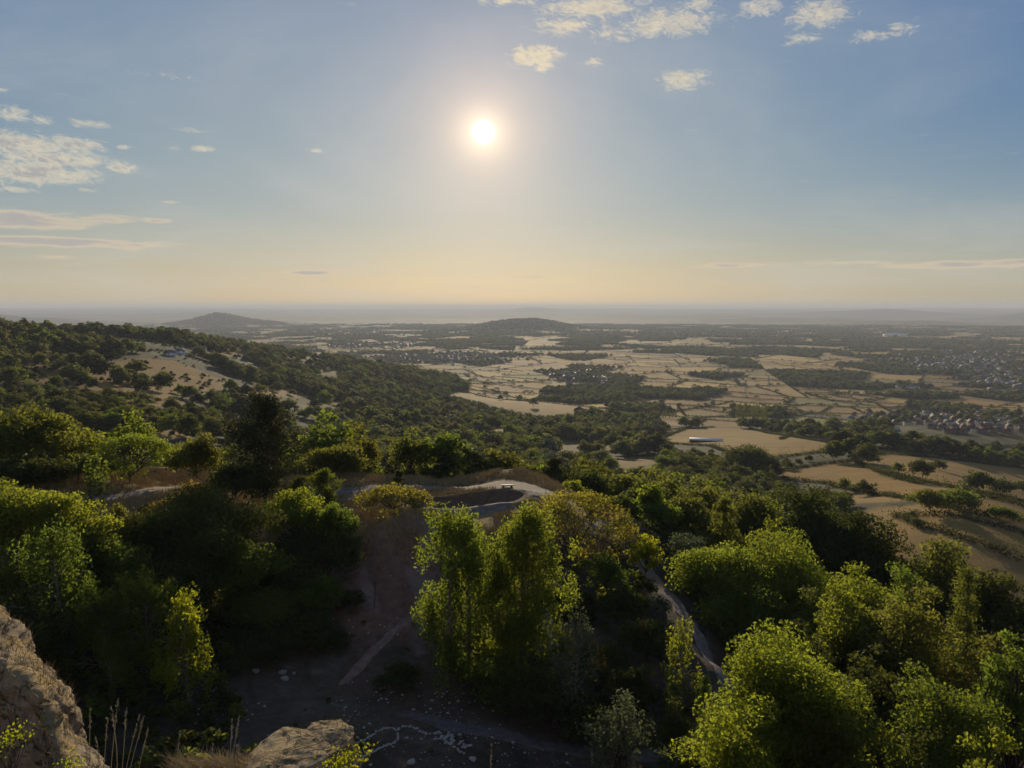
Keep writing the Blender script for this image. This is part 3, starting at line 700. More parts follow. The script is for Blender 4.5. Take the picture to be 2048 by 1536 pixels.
def tree_mesh(kind, H, W, seed, ls, dens, bark, cb=None):
    key = (kind, round(H, 2), round(W, 2), seed, ls, dens, bark.name, cb)
    if key not in _cache:
        (lv, lf), (tv, tf), ti, vn = gen_tree(kind, H, W, seed, ls, dens, cb)
        cm = mesh_np('crown', lv, lf, LEAF['green'], {'tint': ('FLOAT', 'FACE', ti)}, False, vn) if len(lv) else None
        _cache[key] = (cm, mesh_np('trunk', tv, tf, bark, None, True))
    return _cache[key]
def put_tree(name, label, cat, loc, rz, sc, crown, trunk, leaf, group=None):
    e = bpy.data.objects.new(name, None); COL.objects.link(e); e.empty_display_size = .5
    e.location = loc; e.rotation_euler = (0, 0, rz); e.scale = (sc, sc, sc) if np.isscalar(sc) else sc
    tag(e, label, cat, group)
    if crown:
        c = bpy.data.objects.new('crown', crown); COL.objects.link(c); c.parent = e
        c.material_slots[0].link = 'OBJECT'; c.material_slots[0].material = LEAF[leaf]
    if trunk:
        t = bpy.data.objects.new('trunk', trunk); COL.objects.link(t); t.parent = e
    return e

# (kind, px, top py, width px, range m, leaf, label)
NEAR = [
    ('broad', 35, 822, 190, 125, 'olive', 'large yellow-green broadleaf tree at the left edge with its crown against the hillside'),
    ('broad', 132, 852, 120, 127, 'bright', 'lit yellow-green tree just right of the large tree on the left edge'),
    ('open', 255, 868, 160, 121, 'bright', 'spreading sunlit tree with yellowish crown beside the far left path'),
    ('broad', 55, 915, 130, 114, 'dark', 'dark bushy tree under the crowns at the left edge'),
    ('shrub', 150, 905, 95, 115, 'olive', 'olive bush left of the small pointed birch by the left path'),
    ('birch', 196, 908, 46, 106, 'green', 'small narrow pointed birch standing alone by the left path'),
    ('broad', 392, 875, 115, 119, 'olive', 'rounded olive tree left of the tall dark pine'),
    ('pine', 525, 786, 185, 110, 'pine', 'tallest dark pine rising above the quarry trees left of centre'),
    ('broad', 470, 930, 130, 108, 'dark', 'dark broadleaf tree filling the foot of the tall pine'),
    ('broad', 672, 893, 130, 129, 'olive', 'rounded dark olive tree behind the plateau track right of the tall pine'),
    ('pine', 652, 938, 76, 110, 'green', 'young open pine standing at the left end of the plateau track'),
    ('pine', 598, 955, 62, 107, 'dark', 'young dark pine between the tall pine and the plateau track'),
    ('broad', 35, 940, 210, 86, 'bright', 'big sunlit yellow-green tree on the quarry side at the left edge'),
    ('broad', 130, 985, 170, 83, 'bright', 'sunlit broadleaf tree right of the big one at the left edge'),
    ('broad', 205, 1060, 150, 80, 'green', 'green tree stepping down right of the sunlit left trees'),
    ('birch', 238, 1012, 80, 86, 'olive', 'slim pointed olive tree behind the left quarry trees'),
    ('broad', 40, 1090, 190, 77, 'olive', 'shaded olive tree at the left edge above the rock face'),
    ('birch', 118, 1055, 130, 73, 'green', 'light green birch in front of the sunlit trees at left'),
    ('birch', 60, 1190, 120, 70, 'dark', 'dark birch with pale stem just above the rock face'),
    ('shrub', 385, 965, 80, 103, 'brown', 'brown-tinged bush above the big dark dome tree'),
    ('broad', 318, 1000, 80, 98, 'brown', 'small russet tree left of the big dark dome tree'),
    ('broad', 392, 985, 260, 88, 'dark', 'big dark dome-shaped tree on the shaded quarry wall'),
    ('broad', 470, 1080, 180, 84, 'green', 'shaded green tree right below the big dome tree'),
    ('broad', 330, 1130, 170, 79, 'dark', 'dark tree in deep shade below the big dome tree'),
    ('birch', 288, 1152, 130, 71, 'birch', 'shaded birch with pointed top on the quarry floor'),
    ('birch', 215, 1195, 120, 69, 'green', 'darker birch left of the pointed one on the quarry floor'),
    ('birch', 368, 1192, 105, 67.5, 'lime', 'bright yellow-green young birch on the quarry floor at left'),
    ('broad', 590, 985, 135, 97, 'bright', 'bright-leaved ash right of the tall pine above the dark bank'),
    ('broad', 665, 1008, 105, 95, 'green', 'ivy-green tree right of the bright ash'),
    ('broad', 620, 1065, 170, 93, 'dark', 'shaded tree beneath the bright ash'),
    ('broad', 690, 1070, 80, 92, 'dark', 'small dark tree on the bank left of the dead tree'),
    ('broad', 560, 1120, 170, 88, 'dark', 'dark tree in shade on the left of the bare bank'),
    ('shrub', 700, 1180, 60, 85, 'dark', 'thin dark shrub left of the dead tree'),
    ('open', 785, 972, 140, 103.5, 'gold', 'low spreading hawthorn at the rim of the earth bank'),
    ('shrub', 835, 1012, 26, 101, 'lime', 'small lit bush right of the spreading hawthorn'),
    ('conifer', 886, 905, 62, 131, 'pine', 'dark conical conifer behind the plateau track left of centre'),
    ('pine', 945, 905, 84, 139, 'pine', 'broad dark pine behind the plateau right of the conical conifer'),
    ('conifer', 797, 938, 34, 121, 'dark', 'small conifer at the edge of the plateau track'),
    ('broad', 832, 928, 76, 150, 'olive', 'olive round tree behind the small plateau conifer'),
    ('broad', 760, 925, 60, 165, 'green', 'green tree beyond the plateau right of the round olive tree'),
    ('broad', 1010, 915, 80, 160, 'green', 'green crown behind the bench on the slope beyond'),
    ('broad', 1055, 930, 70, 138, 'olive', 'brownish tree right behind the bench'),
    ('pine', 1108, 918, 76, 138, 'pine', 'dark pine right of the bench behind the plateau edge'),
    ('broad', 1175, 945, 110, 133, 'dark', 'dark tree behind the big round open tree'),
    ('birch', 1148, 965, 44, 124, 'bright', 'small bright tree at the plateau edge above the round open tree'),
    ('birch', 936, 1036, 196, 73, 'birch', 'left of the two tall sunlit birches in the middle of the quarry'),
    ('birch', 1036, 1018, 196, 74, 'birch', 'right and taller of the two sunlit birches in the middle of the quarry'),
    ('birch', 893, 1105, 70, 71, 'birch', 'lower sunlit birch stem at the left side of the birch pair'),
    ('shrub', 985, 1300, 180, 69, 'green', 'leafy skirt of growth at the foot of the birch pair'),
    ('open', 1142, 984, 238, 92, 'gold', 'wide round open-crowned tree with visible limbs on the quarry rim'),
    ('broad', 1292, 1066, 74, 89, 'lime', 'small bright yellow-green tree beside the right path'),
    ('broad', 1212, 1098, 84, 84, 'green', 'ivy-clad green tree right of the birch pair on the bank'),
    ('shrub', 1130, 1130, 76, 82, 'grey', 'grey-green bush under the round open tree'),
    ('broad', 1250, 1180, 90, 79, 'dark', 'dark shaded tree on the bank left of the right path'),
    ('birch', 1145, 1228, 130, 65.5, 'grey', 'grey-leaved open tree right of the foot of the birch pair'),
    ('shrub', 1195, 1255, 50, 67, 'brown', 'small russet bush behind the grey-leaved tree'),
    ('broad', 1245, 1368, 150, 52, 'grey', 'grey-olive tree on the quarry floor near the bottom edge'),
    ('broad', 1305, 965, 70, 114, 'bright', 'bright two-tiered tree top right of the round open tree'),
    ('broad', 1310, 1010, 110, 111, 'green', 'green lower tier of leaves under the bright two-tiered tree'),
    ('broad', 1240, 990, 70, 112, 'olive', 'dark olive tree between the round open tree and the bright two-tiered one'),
    ('broad', 1375, 990, 110, 116, 'olive', 'olive tree right of the bright two-tiered tree'),
    ('broad', 1372, 1065, 90, 97, 'grey', 'grey-green tree above the right path'),
    ('shrub', 1312, 1185, 70, 80, 'grey', 'pale bush on the lit verge of the right path'),
    ('broad', 1298, 1240, 110, 73, 'dark', 'dark tree below the right path verge'),
    ('birch', 1368, 1238, 80, 65, 'bright', 'thin bright tree in front of the right path'),
    ('conifer', 1410, 1345, 60, 58, 'green', 'small green conifer left of the big bright foreground tree'),
    ('broad', 1575, 1255, 350, 51, 'bright', 'biggest bright yellow-green tree in the right foreground'),
    ('broad', 1490, 1390, 210, 45, 'bright', 'yellow leafy tree at the bottom edge in front of the biggest bright tree'),
    ('broad', 1690, 1400, 160, 48, 'olive', 'shaded olive tree at the right foot of the biggest bright tree'),
    ('conifer', 1448, 995, 120, 108, 'olive', 'feathery olive conifer at the left of the right-hand wood'),
    ('birch', 1535, 1035, 70, 105, 'bright', 'bright pointed tree top inside the right-hand wood'),
    ('broad', 1510, 975, 150, 130, 'olive', 'broad olive crown at the back left of the right-hand wood'),
    ('broad', 1610, 985, 200, 122, 'dark', 'large dark crown at the back of the right-hand wood'),
    ('broad', 1715, 1020, 160, 120, 'dark', 'dark crown right of the large dark one in the right-hand wood'),
    ('broad', 1790, 1045, 150, 122, 'dark', 'dark brownish crown at the field side of the right-hand wood'),
    ('broad', 1440, 1095, 190, 90, 'bright', 'sunlit crown at the front left of the right-hand wood'),
    ('broad', 1570, 1080, 210, 91, 'bright', 'broad sunlit crown in the middle of the right-hand wood'),
    ('broad', 1500, 1180, 200, 84, 'green', 'green crown below the sunlit ones beside the right path'),
    ('broad', 1725, 1128, 160, 90, 'bright', 'rounded pale green crown right of the broad sunlit one'),
    ('broad', 1805, 1108, 140, 97, 'green', 'small light green crown behind the rounded pale one'),
    ('broad', 1895, 1070, 190, 112, 'olive', 'dark olive crown at the edge of the straw field on the right'),
    ('broad', 1985, 1115, 160, 104, 'dark', 'dark green crown at the right edge below the straw field'),
    ('broad', 2050, 1140, 120, 100, 'dark', 'dark crown cut by the right edge of the picture'),
    ('broad', 1640, 1190, 170, 82, 'olive', 'shaded olive crown between the sunlit right-hand trees'),
    ('broad', 1705, 1172, 190, 77, 'bright', 'sunlit crown above the biggest bright foreground tree'),
    ('broad', 1815, 1182, 210, 75, 'olive', 'brownish dome with bare stems below on the right'),
    ('conifer', 1935, 1122, 140, 80, 'olive', 'feathery yellowish larch on the right-hand slope'),
    ('broad', 1990, 1215, 130, 72, 'olive', 'olive crown below the larch at right'),
    ('broad', 2035, 1228, 110, 64, 'green', 'green leafy tree at the right edge'),
    ('broad', 1880, 1310, 200, 58, 'green', 'large-leaved green ash in the right foreground shade'),
    ('broad', 1760, 1290, 130, 62, 'dark', 'dark tree in shade behind the biggest bright tree'),
    ('broad', 1600, 1230, 120, 72, 'dark', 'dark tree just above the biggest bright tree'),
    ('broad', 1995, 1425, 130, 44, 'bright', 'bright young tree at the bottom right corner'),
    ('shrub', 1840, 1440, 110, 47, 'dark', 'dark bush left of the bright young corner tree'),
    ('broad', 1200, 1285, 120, 70, 'dark', 'black shaded tree behind the grey-leaved open tree'),
    ('broad', 1268, 1330, 110, 64, 'dark', 'dark shaded tree right of the grey-leaved open tree'),
    ('shrub', 1075, 1345, 170, 65.5, 'dark', 'dark bush in shade at the right foot of the birch pair'),
    ('shrub', 1180, 1395, 150, 63, 'dark', 'dark bush beside the floor path below the grey-leaved tree'),
    ('shrub', 1345, 1395, 110, 59, 'dark', 'dark bush left of the small green foreground conifer'),
    ('broad', 632, 1160, 120, 85, 'green', 'shaded green tree at the left edge of the bare earth bank'),
    ('shrub', 590, 1235, 170, 80, 'dark', 'wide dark bush at the foot of the shaded left bank'),
    ('shrub', 500, 1265, 160, 77, 'dark', 'dark bush above the boulder group on the quarry floor'),
    ('shrub', 665, 1255, 70, 78.5, 'dark', 'small dark bush left of the bank path'),
    ('broad', 500, 1190, 170, 82, 'olive', 'shaded olive tree low on the shaded left quarry wall'),
    ('shrub', 800, 1330, 90, 71, 'dark', 'low dark bush between the bank path and the birch pair'),
    ('dead', 745, 1110, 60, 84.5, 'olive', 'bare dead tree with pale branches on the earth bank'),
    ('dead', 672, 1135, 60, 86, 'olive', 'thin bare leaning sapling left of the pale dead tree'),
    ('broad', 1496, 893, 110, -952, 'dark', 'dark rounded tree at the left end of the straw fields'),
    ('broad', 1847, 922, 52, -960, 'dark', 'dark oak in the hedge of the straw field, larger of a close pair'),
    ('broad', 1798, 924, 26, -949, 'olive', 'small pale tree left of the dark oak in the straw field'),
    ('broad', 1878, 921, 28, -940, 'dark', 'small dark tree right of the dark oak in the straw field'),
    ('broad', 1960, 947, 58, -984, 'dark', 'flat-topped dark oak in the lower hedge of the straw field'),
    ('broad', 2006, 960, 44, -992, 'dark', 'smaller dark oak right of the flat-topped one'),
    ('broad', 2048, 962, 40, -990, 'dark', 'dark tree in the field hedge cut by the right edge'),
    ('broad', 1728, 962, 42, -990, 'dark', 'dark lone tree at the left side of the lower straw field'),
    ('broad', 1690, 955, 30, -985, 'olive', 'thin open tree left of the dark lone one by the lower straw field'),
    ('broad', 1860, 978, 70, -1030, 'olive', 'left crown of the clump below the lower straw field'),
    ('broad', 1920, 982, 76, -1022, 'green', 'right crown of the clump below the lower straw field'),
    ('broad', 2005, 1016, 50, -1040, 'green', 'round green bush tree below the straw field at the right edge'),
    ('shrub', 1836, 1034, 30, -1055, 'dark', 'dark triangular bush on the lowest straw field'),
    ('broad', 1067, 796, 20, -815, 'dark', 'lone round tree in the pale field beyond the woods'),
    ('broad', 520, 765, 30, -800, 'far_light', 'pale lone tree on the shaded slope left of the pine top'),
]
BIRCHBARK = M_barkpale
near_xy = []
for i, (kind, px, ty, wpx, r, leaf, label) in enumerate(NEAR):
    if r < 0: q_ = unproj(px, -r); r = math.hypot(q_[0], q_[1])      # surveyed by the foot
    p = P(px, ty, r); gx, gy = p[0], p[1]; g = hz(gx, gy); H = max(1.2, p[2]-g)
    sl = math.sqrt(r*r+((CZ-p[2]))**2)/math.cos(math.atan(abs(px-1024)/F)*.6); W = wpx/F*math.hypot(r, CZ-p[2])*1.0
    W = max(W, .7); ls = .135 if r < 60 else .175 if r < 100 else .27 if r < 180 else .5 if r < 420 else .8
    if r > 1000: ls = 1.3
    if kind in ('pine', 'conifer'): ls *= 1.25
    dens = 1.0 if r < 180 else .8
    cb = None
    if kind == 'open': dens = .95; ls = .17
    if kind == 'pine' and H > 12: dens = .8
    if label.startswith(('left of the two', 'right and taller')): dens = 1.35; cb = .08; ls = .19
    if label.startswith('biggest'): dens = 1.3; cb = .08
    if leaf == 'grey': dens = .55
    bark = BIRCHBARK if kind == 'birch' else M_barkdead if kind == 'dead' else M_bark
    cm, tm = tree_mesh(kind, H, W, 100+i, ls, dens, bark, cb)
    nm = {'broad': 'broadleaf_tree', 'open': 'spreading_tree', 'birch': 'birch_tree', 'pine': 'pine_tree', 'conifer': 'conifer_tree', 'shrub': 'shrub', 'dead': 'dead_tree'}[kind]
    put_tree(nm, label, 'shrub' if kind == 'shrub' else 'tree', (gx, gy, g), 0, 1, cm, tm, leaf)
    near_xy.append((gx, gy, W/2))
near_xy = np.array(near_xy)

# ---- woods beyond: candidates on a jittered grid
rng = np.random.RandomState(5)
def grid_pts(r0, r1, s, azm=40):
    n = int(2*r1/s)+2; gx, gy = np.meshgrid(np.arange(-n//2, n//2+1)*s, np.arange(0, int(r1/s)+2)*s)
    x = gx.ravel()+rng.uniform(-.45, .45, gx.size)*s; y = gy.ravel()+rng.uniform(-.45, .45, gx.size)*s
    r = np.hypot(x, y); m = (r > r0) & (r < r1) & (np.abs(np.degrees(np.arctan2(x, y))) < azm); return x[m], y[m]
pts = []      # x,y,z,height,widthratio,variant
OPX = [np.array(p, float) for c, p in open_px]
def in_open(x, y, z=None, ht=None):
    # open ground: on it nothing grows, and where the survey sees it nothing tall stands before it
    o = np.zeros(len(x), bool)
    for c, poly in OPEN: o |= inpoly(x, y, poly)
    if z is not None:
        px = pxof(x, y)
        for k in (.45, .95):
            py = pyof(x, y, z+ht*k)
            for p in OPX: o |= inpoly(px, py, p)
        o &= rng.uniform(size=len(x)) > np.where((px < 640) & (np.hypot(x, y) > 420), .24, .0)
    return o
x, y = grid_pts(138, 640, 7.4); h = hgt(x, y); r = np.hypot(x, y); px = pxof(x, y); n_ = fbm2(x, y, 70, 3, 31)
ht = np.clip(rng.normal(9.6, 2.6, len(x)), 3.5, 16)*np.where(px < 620, .85, 1)
keep = ~in_open(x, y, h, ht) & (h < 201)
keep &= np.where((px < 620) & (r < 420), n_ > .52, np.where(px < 620, n_ > .44, n_ > .33))
keep &= ~((px > 1700) & (r < 480) & (r > 150) & (rng.uniform(size=len(x)) < .9))
d2 = np.min(np.hypot(x[:, None]-near_xy[None, :, 0], y[:, None]-near_xy[None, :, 1])-near_xy[None, :, 2]*.8, axis=1); keep &= d2 > 1
pts.append(np.stack([x, y, h, ht, r], 1)[keep])
x, y = grid_pts(640, 2600, 12.0); h = hgt(x, y); r = np.hypot(x, y); px = pxof(x, y); n_ = fbm2(x, y, 110, 3, 32)
ht = np.clip(rng.normal(12.5, 3.6, len(x))*(.55+.95*fbm2(x, y, 55, 3, 36)), 4, 22)
keep = ~is_vale(x, y, h) & ~in_open(x, y, h, ht) & (n_ > np.where((px < 640) & (r < 1250), .51, np.where((px > 1650) & (r > 950), .60, np.where(px > 1400, .50, .30))))
pts.append(np.stack([x, y, h, ht, r], 1)[keep])
x, y = grid_pts(420, 1250, 8.0); h = hgt(x, y); r = np.hypot(x, y); px = pxof(x, y); n_ = fbm2(x, y, 45, 3, 33)
keep = (px < 680) & (n_ > .50) & (rng.uniform(size=len(x)) < .34)
pts.append(np.stack([x, y, h, rng.uniform(1.6, 4.5, len(x)), r], 1)[keep])          # thorn bushes dotted over the pasture
for s_, r0, r1 in ((9.5, 1230, 3200), (14, 3200, 6000), (24, 6000, 10500)):
    x, y = grid_pts(r0, r1, s_, 38); h = hgt(x, y); r = np.hypot(x, y); v = is_vale(x, y, h)
    if r0 >= 6000: v |= h < 200
    keep = np.zeros(len(x), bool); q = rng.uniform(size=len(x))
    for ce, kind, c in cell_info:
        if kind == 'field': continue
        m = inpoly(x, y, ce) & v
        keep |= m & (q < (.82 if kind == 'wood' else .06 if kind == 'estate' else .30))
    if r0 >= 6000: keep |= (h > 25) & (q < .8)
    ht = np.clip(rng.normal(11, 3, len(x)), 5, 18)*(1 if r0 < 6000 else 1.25)
    keep &= ~in_open(x, y, h, ht)
    pts.append(np.stack([x, y, h, ht, r], 1)[keep])
wood = np.concatenate(pts)
# hedge bushes
hb = []; hedge_ind = []
hs = []
for a, b in hedges:
    c = (a+b)/2; r = math.hypot(*c)
    if rnd.random() < (.08 if r < 4500 else .25): continue
    hs.append((r, a, b))
for c, poly in OPEN[15:]:                    # hedges round the near straw fields
    n = len(poly)
    for i in range(0, n, 2):
        a, b = poly[i], poly[(i+2) % n]
        if np.hypot(*(b-a)) < 400 and rnd.random() < .85: hs.append((math.hypot(*((a+b)/2)), a, b))
hs.sort(key=lambda t: t[0])
for k, (r, a, b) in enumerate(hs):
    L = np.hypot(*(b-a)); st = 1.9 if r < 1000 else 2.1 if r < 2600 else 3.8 if r < 5000 else 11
    n = max(2, int(L/st)); t = (np.arange(n)+rng.uniform(-.3, .3, n))/n
    q = a+(b-a)*t[:, None]+rng.normal(size=(n, 2))*.8
    hh = hgt(q[:, 0], q[:, 1]); ok = (np.abs(np.degrees(np.arctan2(q[:, 0], q[:, 1]))) < 38.5) & (np.hypot(q[:, 0], q[:, 1]) > 300)
    if k < 9999 and r > 1230: ok &= is_vale(q[:, 0], q[:, 1], hh)
    if ok.sum() < 2: continue
    tall = rng.uniform(size=n)
    sz = np.where(tall < .028, rng.uniform(7, 12, n), np.where(tall < .09, rng.uniform(3.5, 6, n), rng.uniform(2.2, 3.6, n)))*(1 if r < 4000 else 1.35)
    hb.append((r, np.stack([q[:, 0], q[:, 1], hh, sz, np.full(n, r)], 1)[ok]))

# level-of-detail crowns
def lod(kind, seed, ls, dens, H=10., W=9.):
    (lv, lf), (tv, tf), ti, vn = gen_tree(kind, H, W, seed, ls, dens, .05, .65, 1.1)
    return lv, lf, vn, tf, ti
midm = []
for k, (kind, sd) in enumerate((('broad', 1), ('oval', 2), ('broad', 3), ('oval', 4), ('broad', 6), ('conifer', 5))):
    cm, tm = tree_mesh(kind, 10., 9. if kind != 'conifer' else 6., 900+sd, .36 if kind != 'conifer' else .5, .9, M_bark, .07)
    midm.append((kind, cm, tm))
# nearest trees of the woods stand as individuals
order = np.argsort(wood[:, 4]); inview = np.abs(np.degrees(np.arctan2(wood[:, 0], wood[:, 1]))) < 35
order = order[inview[order]]
ind = order[:185]
zone_names = [(330, 'beyond the left path'), (620, 'below the tall pine'), (860, 'left beyond the plateau conifers'), (1030, 'straight beyond the bench'), (1250, 'beyond the wide round tree'), (1450, 'beyond the bright two-tiered tree'), (1640, 'behind the large dark crowns'), (1850, 'right of the right-hand wood'), (9999, 'near the right edge')]
hue_names = {'green': 'mid green', 'olive': 'olive green', 'dark': 'dark green', 'far_light': 'pale green'}
for q in ind:
    x, y, h, ht, r = wood[q]; k = rng.randint(0, 5) if rng.uniform() < .95 else 5
    kind, cm, tm = midm[k]; leaf = ['green', 'olive', 'green', 'dark', 'far_light', 'green'][rng.randint(0, 6)] if kind != 'conifer' else 'dark'
    px = float(pxof(x, y)); zn = next(z for lim, z in zone_names if px < lim)
    size = 'tall' if ht > 11 else 'low' if ht < 7.5 else 'middling'
    dist = 'upper' if r < 185 else 'lower'
    lb = f"{size} {hue_names[leaf]} {'conifer' if kind == 'conifer' else 'tree'} in the {dist} rows {zn}"
    put_tree('conifer_tree' if kind == 'conifer' else 'woodland_tree', lb, 'tree', (x, y, h-.3), rng.uniform(0, 6.28), (ht/10*rng.uniform(.95, 1.25),)*2+(ht/10,), cm, tm, leaf, 'woodland trees '+zn)
rest = np.setdiff1d(np.arange(len(wood)), ind)

def make_src(name, variants, mats):
    col = bpy.data.collections.new(name); i = 0
    for (lv, lf, vn, tf, ti) in variants:
        for m in mats:
            me = mesh_np('leaf_mass', lv, lf, m, {'tint': ('FLOAT', 'FACE', ti)}, False, vn)
            o = bpy.data.objects.new(f'{name}_{i:02d}', me); col.objects.link(o); i += 1
    return col, i
def scatter(name, P_, scl, src, nvar, seed, label=None, cat=None):
    """one stuff object: points that carry copies of a few source crowns"""
    g = np.random.RandomState(seed); n = len(P_)
    me = bpy.data.meshes.new(name); me.vertices.add(n); me.vertices.foreach_set('co', np.asarray(P_[:, :3], np.float32).ravel())
    a = me.attributes.new('scl', 'FLOAT_VECTOR', 'POINT'); a.data.foreach_set('vector', np.asarray(scl, np.float32).ravel())
    a = me.attributes.new('rot', 'FLOAT_VECTOR', 'POINT'); rt = np.zeros((n, 3), np.float32); rt[:, 2] = g.uniform(0, 6.28, n); a.data.foreach_set('vector', rt.ravel())
    a = me.attributes.new('pick', 'INT', 'POINT'); a.data.foreach_set('value', g.randint(0, nvar, n).astype(np.int32))
    o = link(name, me); tag(o, label, cat, None, 'stuff')
    t = bpy.data.node_groups.new(name, 'GeometryNodeTree')
    t.interface.new_socket('Geometry', in_out='INPUT', socket_type='NodeSocketGeometry'); t.interface.new_socket('Geometry', in_out='OUTPUT', socket_type='NodeSocketGeometry')
    gi, go = t.nodes.new('NodeGroupInput'), t.nodes.new('NodeGroupOutput')
    ci = t.nodes.new('GeometryNodeCollectionInfo'); ci.inputs['Collection'].default_value = src; ci.inputs['Separate Children'].default_value = True; ci.inputs['Reset Children'].default_value = True
    ip = t.nodes.new('GeometryNodeInstanceOnPoints'); ip.inputs['Pick Instance'].default_value = True
    def at(nm, typ):
        q = t.nodes.new('GeometryNodeInputNamedAttribute'); q.data_type = typ; q.inputs['Name'].default_value = nm; return q.outputs[0]
    L = t.links.new
    L(gi.outputs[0], ip.inputs['Points']); L(ci.outputs[0], ip.inputs['Instance']); L(at('pick', 'INT'), ip.inputs['Instance Index'])
    L(at('rot', 'FLOAT_VECTOR'), ip.inputs['Rotation']); L(at('scl', 'FLOAT_VECTOR'), ip.inputs['Scale']); L(ip.outputs[0], go.inputs[0])
    md = o.modifiers.new('scatter', 'NODES'); md.node_group = t
    return o
def scl3(ht, g, base=10., k=1.1): return np.stack([ht/base*g.uniform(.85, 1.3, len(ht))*k]*2+[ht/base], 1)
g = np.random.RandomState(9)
srcA, nA = make_src('wood_near_source', [lod('broad', 31, .34, 1.0), lod('oval', 32, .34, 1.0), lod('broad', 33, .34, 1.0), lod('oval', 34, .34, 1.0)], [LEAF['far'], LEAF['green'], LEAF['far_light'], LEAF['far_dark'], LEAF['olive'], LEAF['far_pale']])
srcB, nB = make_src('wood_far_source', [lod('broad', 41, .6, 1.5), lod('oval', 42, .6, 1.5), lod('broad', 43, .6, 1.5)], [LEAF['far'], LEAF['far_light'], LEAF['far_pale'], LEAF['far_dark'], LEAF['green']])
W_ = wood[rest]; nr = W_[:, 4] < 650
A_ = W_[nr].copy(); A_[:, 2] -= .4
scatter('woodland', A_, scl3(A_[:, 3], g), srcA, nA, 1, 'mixed broadleaf woodland covering the slope below the plateau', 'woodland')
B_ = W_[~nr & (W_[:, 4] < 2600) & ~is_vale(W_[:, 0], W_[:, 1], W_[:, 2])].copy(); B_[:, 2] -= .4
scatter('hillside_woodland', B_, scl3(B_[:, 3], g, 10., 1.2), srcB, nB, 2, 'dark hazy woodland over the ridge and hollow on the left', 'woodland')
D_ = W_[~nr & ((W_[:, 4] >= 2600) | is_vale(W_[:, 0], W_[:, 1], W_[:, 2]))].copy(); D_[:, 2] -= .4
scatter('vale_woodland', D_, scl3(D_[:, 3], g, 10., 1.25), srcB, nB, 3, 'scattered woods and copses on the hazy plain', 'woodland')

# hedges: the nearest are things, the others one mass
def hedge_mesh(q):
    gg = np.random.RandomState(int(abs(q[0, 0]*7+q[0, 1]*3)) % 99991); parts, ti = [], []
    o = q[:, :3].mean(0)
    for (x, y, z, s, r) in q:
        n = 60 if s < 4 else 120
        c = gg.normal(size=(n, 3))*.5*np.array((s*.62+.6, s*.62+.6, s*.55)); c[:, 2] = np.abs(c[:, 2]+s*.35)
        v, f = leaves(gg, c+np.array((x, y, z))-o, .42, .2, .55); parts.append((v, f)); ti.append(gg.uniform(0, 1, n))
    v, f = cat_v(parts)
    return mesh_np('hedge', v, f, LEAF['far_dark'], {'tint': ('FLOAT', 'FACE', np.concatenate(ti))}), o
hb.sort(key=lambda t: t[0]); NH = 70
def hzone(px, r):
    side = 'left of the lone round tree' if px < 1067 else 'between lone tree and white barn' if px < 1400 else 'right of the long white barn' if px < 1690 else 'by the right-hand estate'
    return side
for k, (r, q) in enumerate(hb[:NH]):
    me, o = hedge_mesh(q); c = q[:, :2].mean(0); px = float(pxof(*c)); L = np.hypot(*(q[-1, :2]-q[0, :2]))
    zn = hzone(px, r)
    tag(link('hedge', me, None, o), f"{'long' if L > 150 else 'short'} dark hedge {'closest below' if r < 700 else 'at middle distance,' if r < 1500 else 'far off on the plain,'} {zn}", 'hedge', 'field hedges '+zn)
srcH, nH = make_src('hedge_source', [lod('shrub', 51, 1.1, .6, 10, 13), lod('shrub', 52, 1.1, .6, 10, 12)], [LEAF['far_dark'], LEAF['far_dark'], LEAF['far']])
HB = np.concatenate([q for r, q in hb[NH:]]); scatter('hedgerow', HB, scl3(HB[:, 3], g, 10., 1.2), srcH, nH, 4, 'network of dark hedgerows between the straw fields of the plain', 'hedgerow')

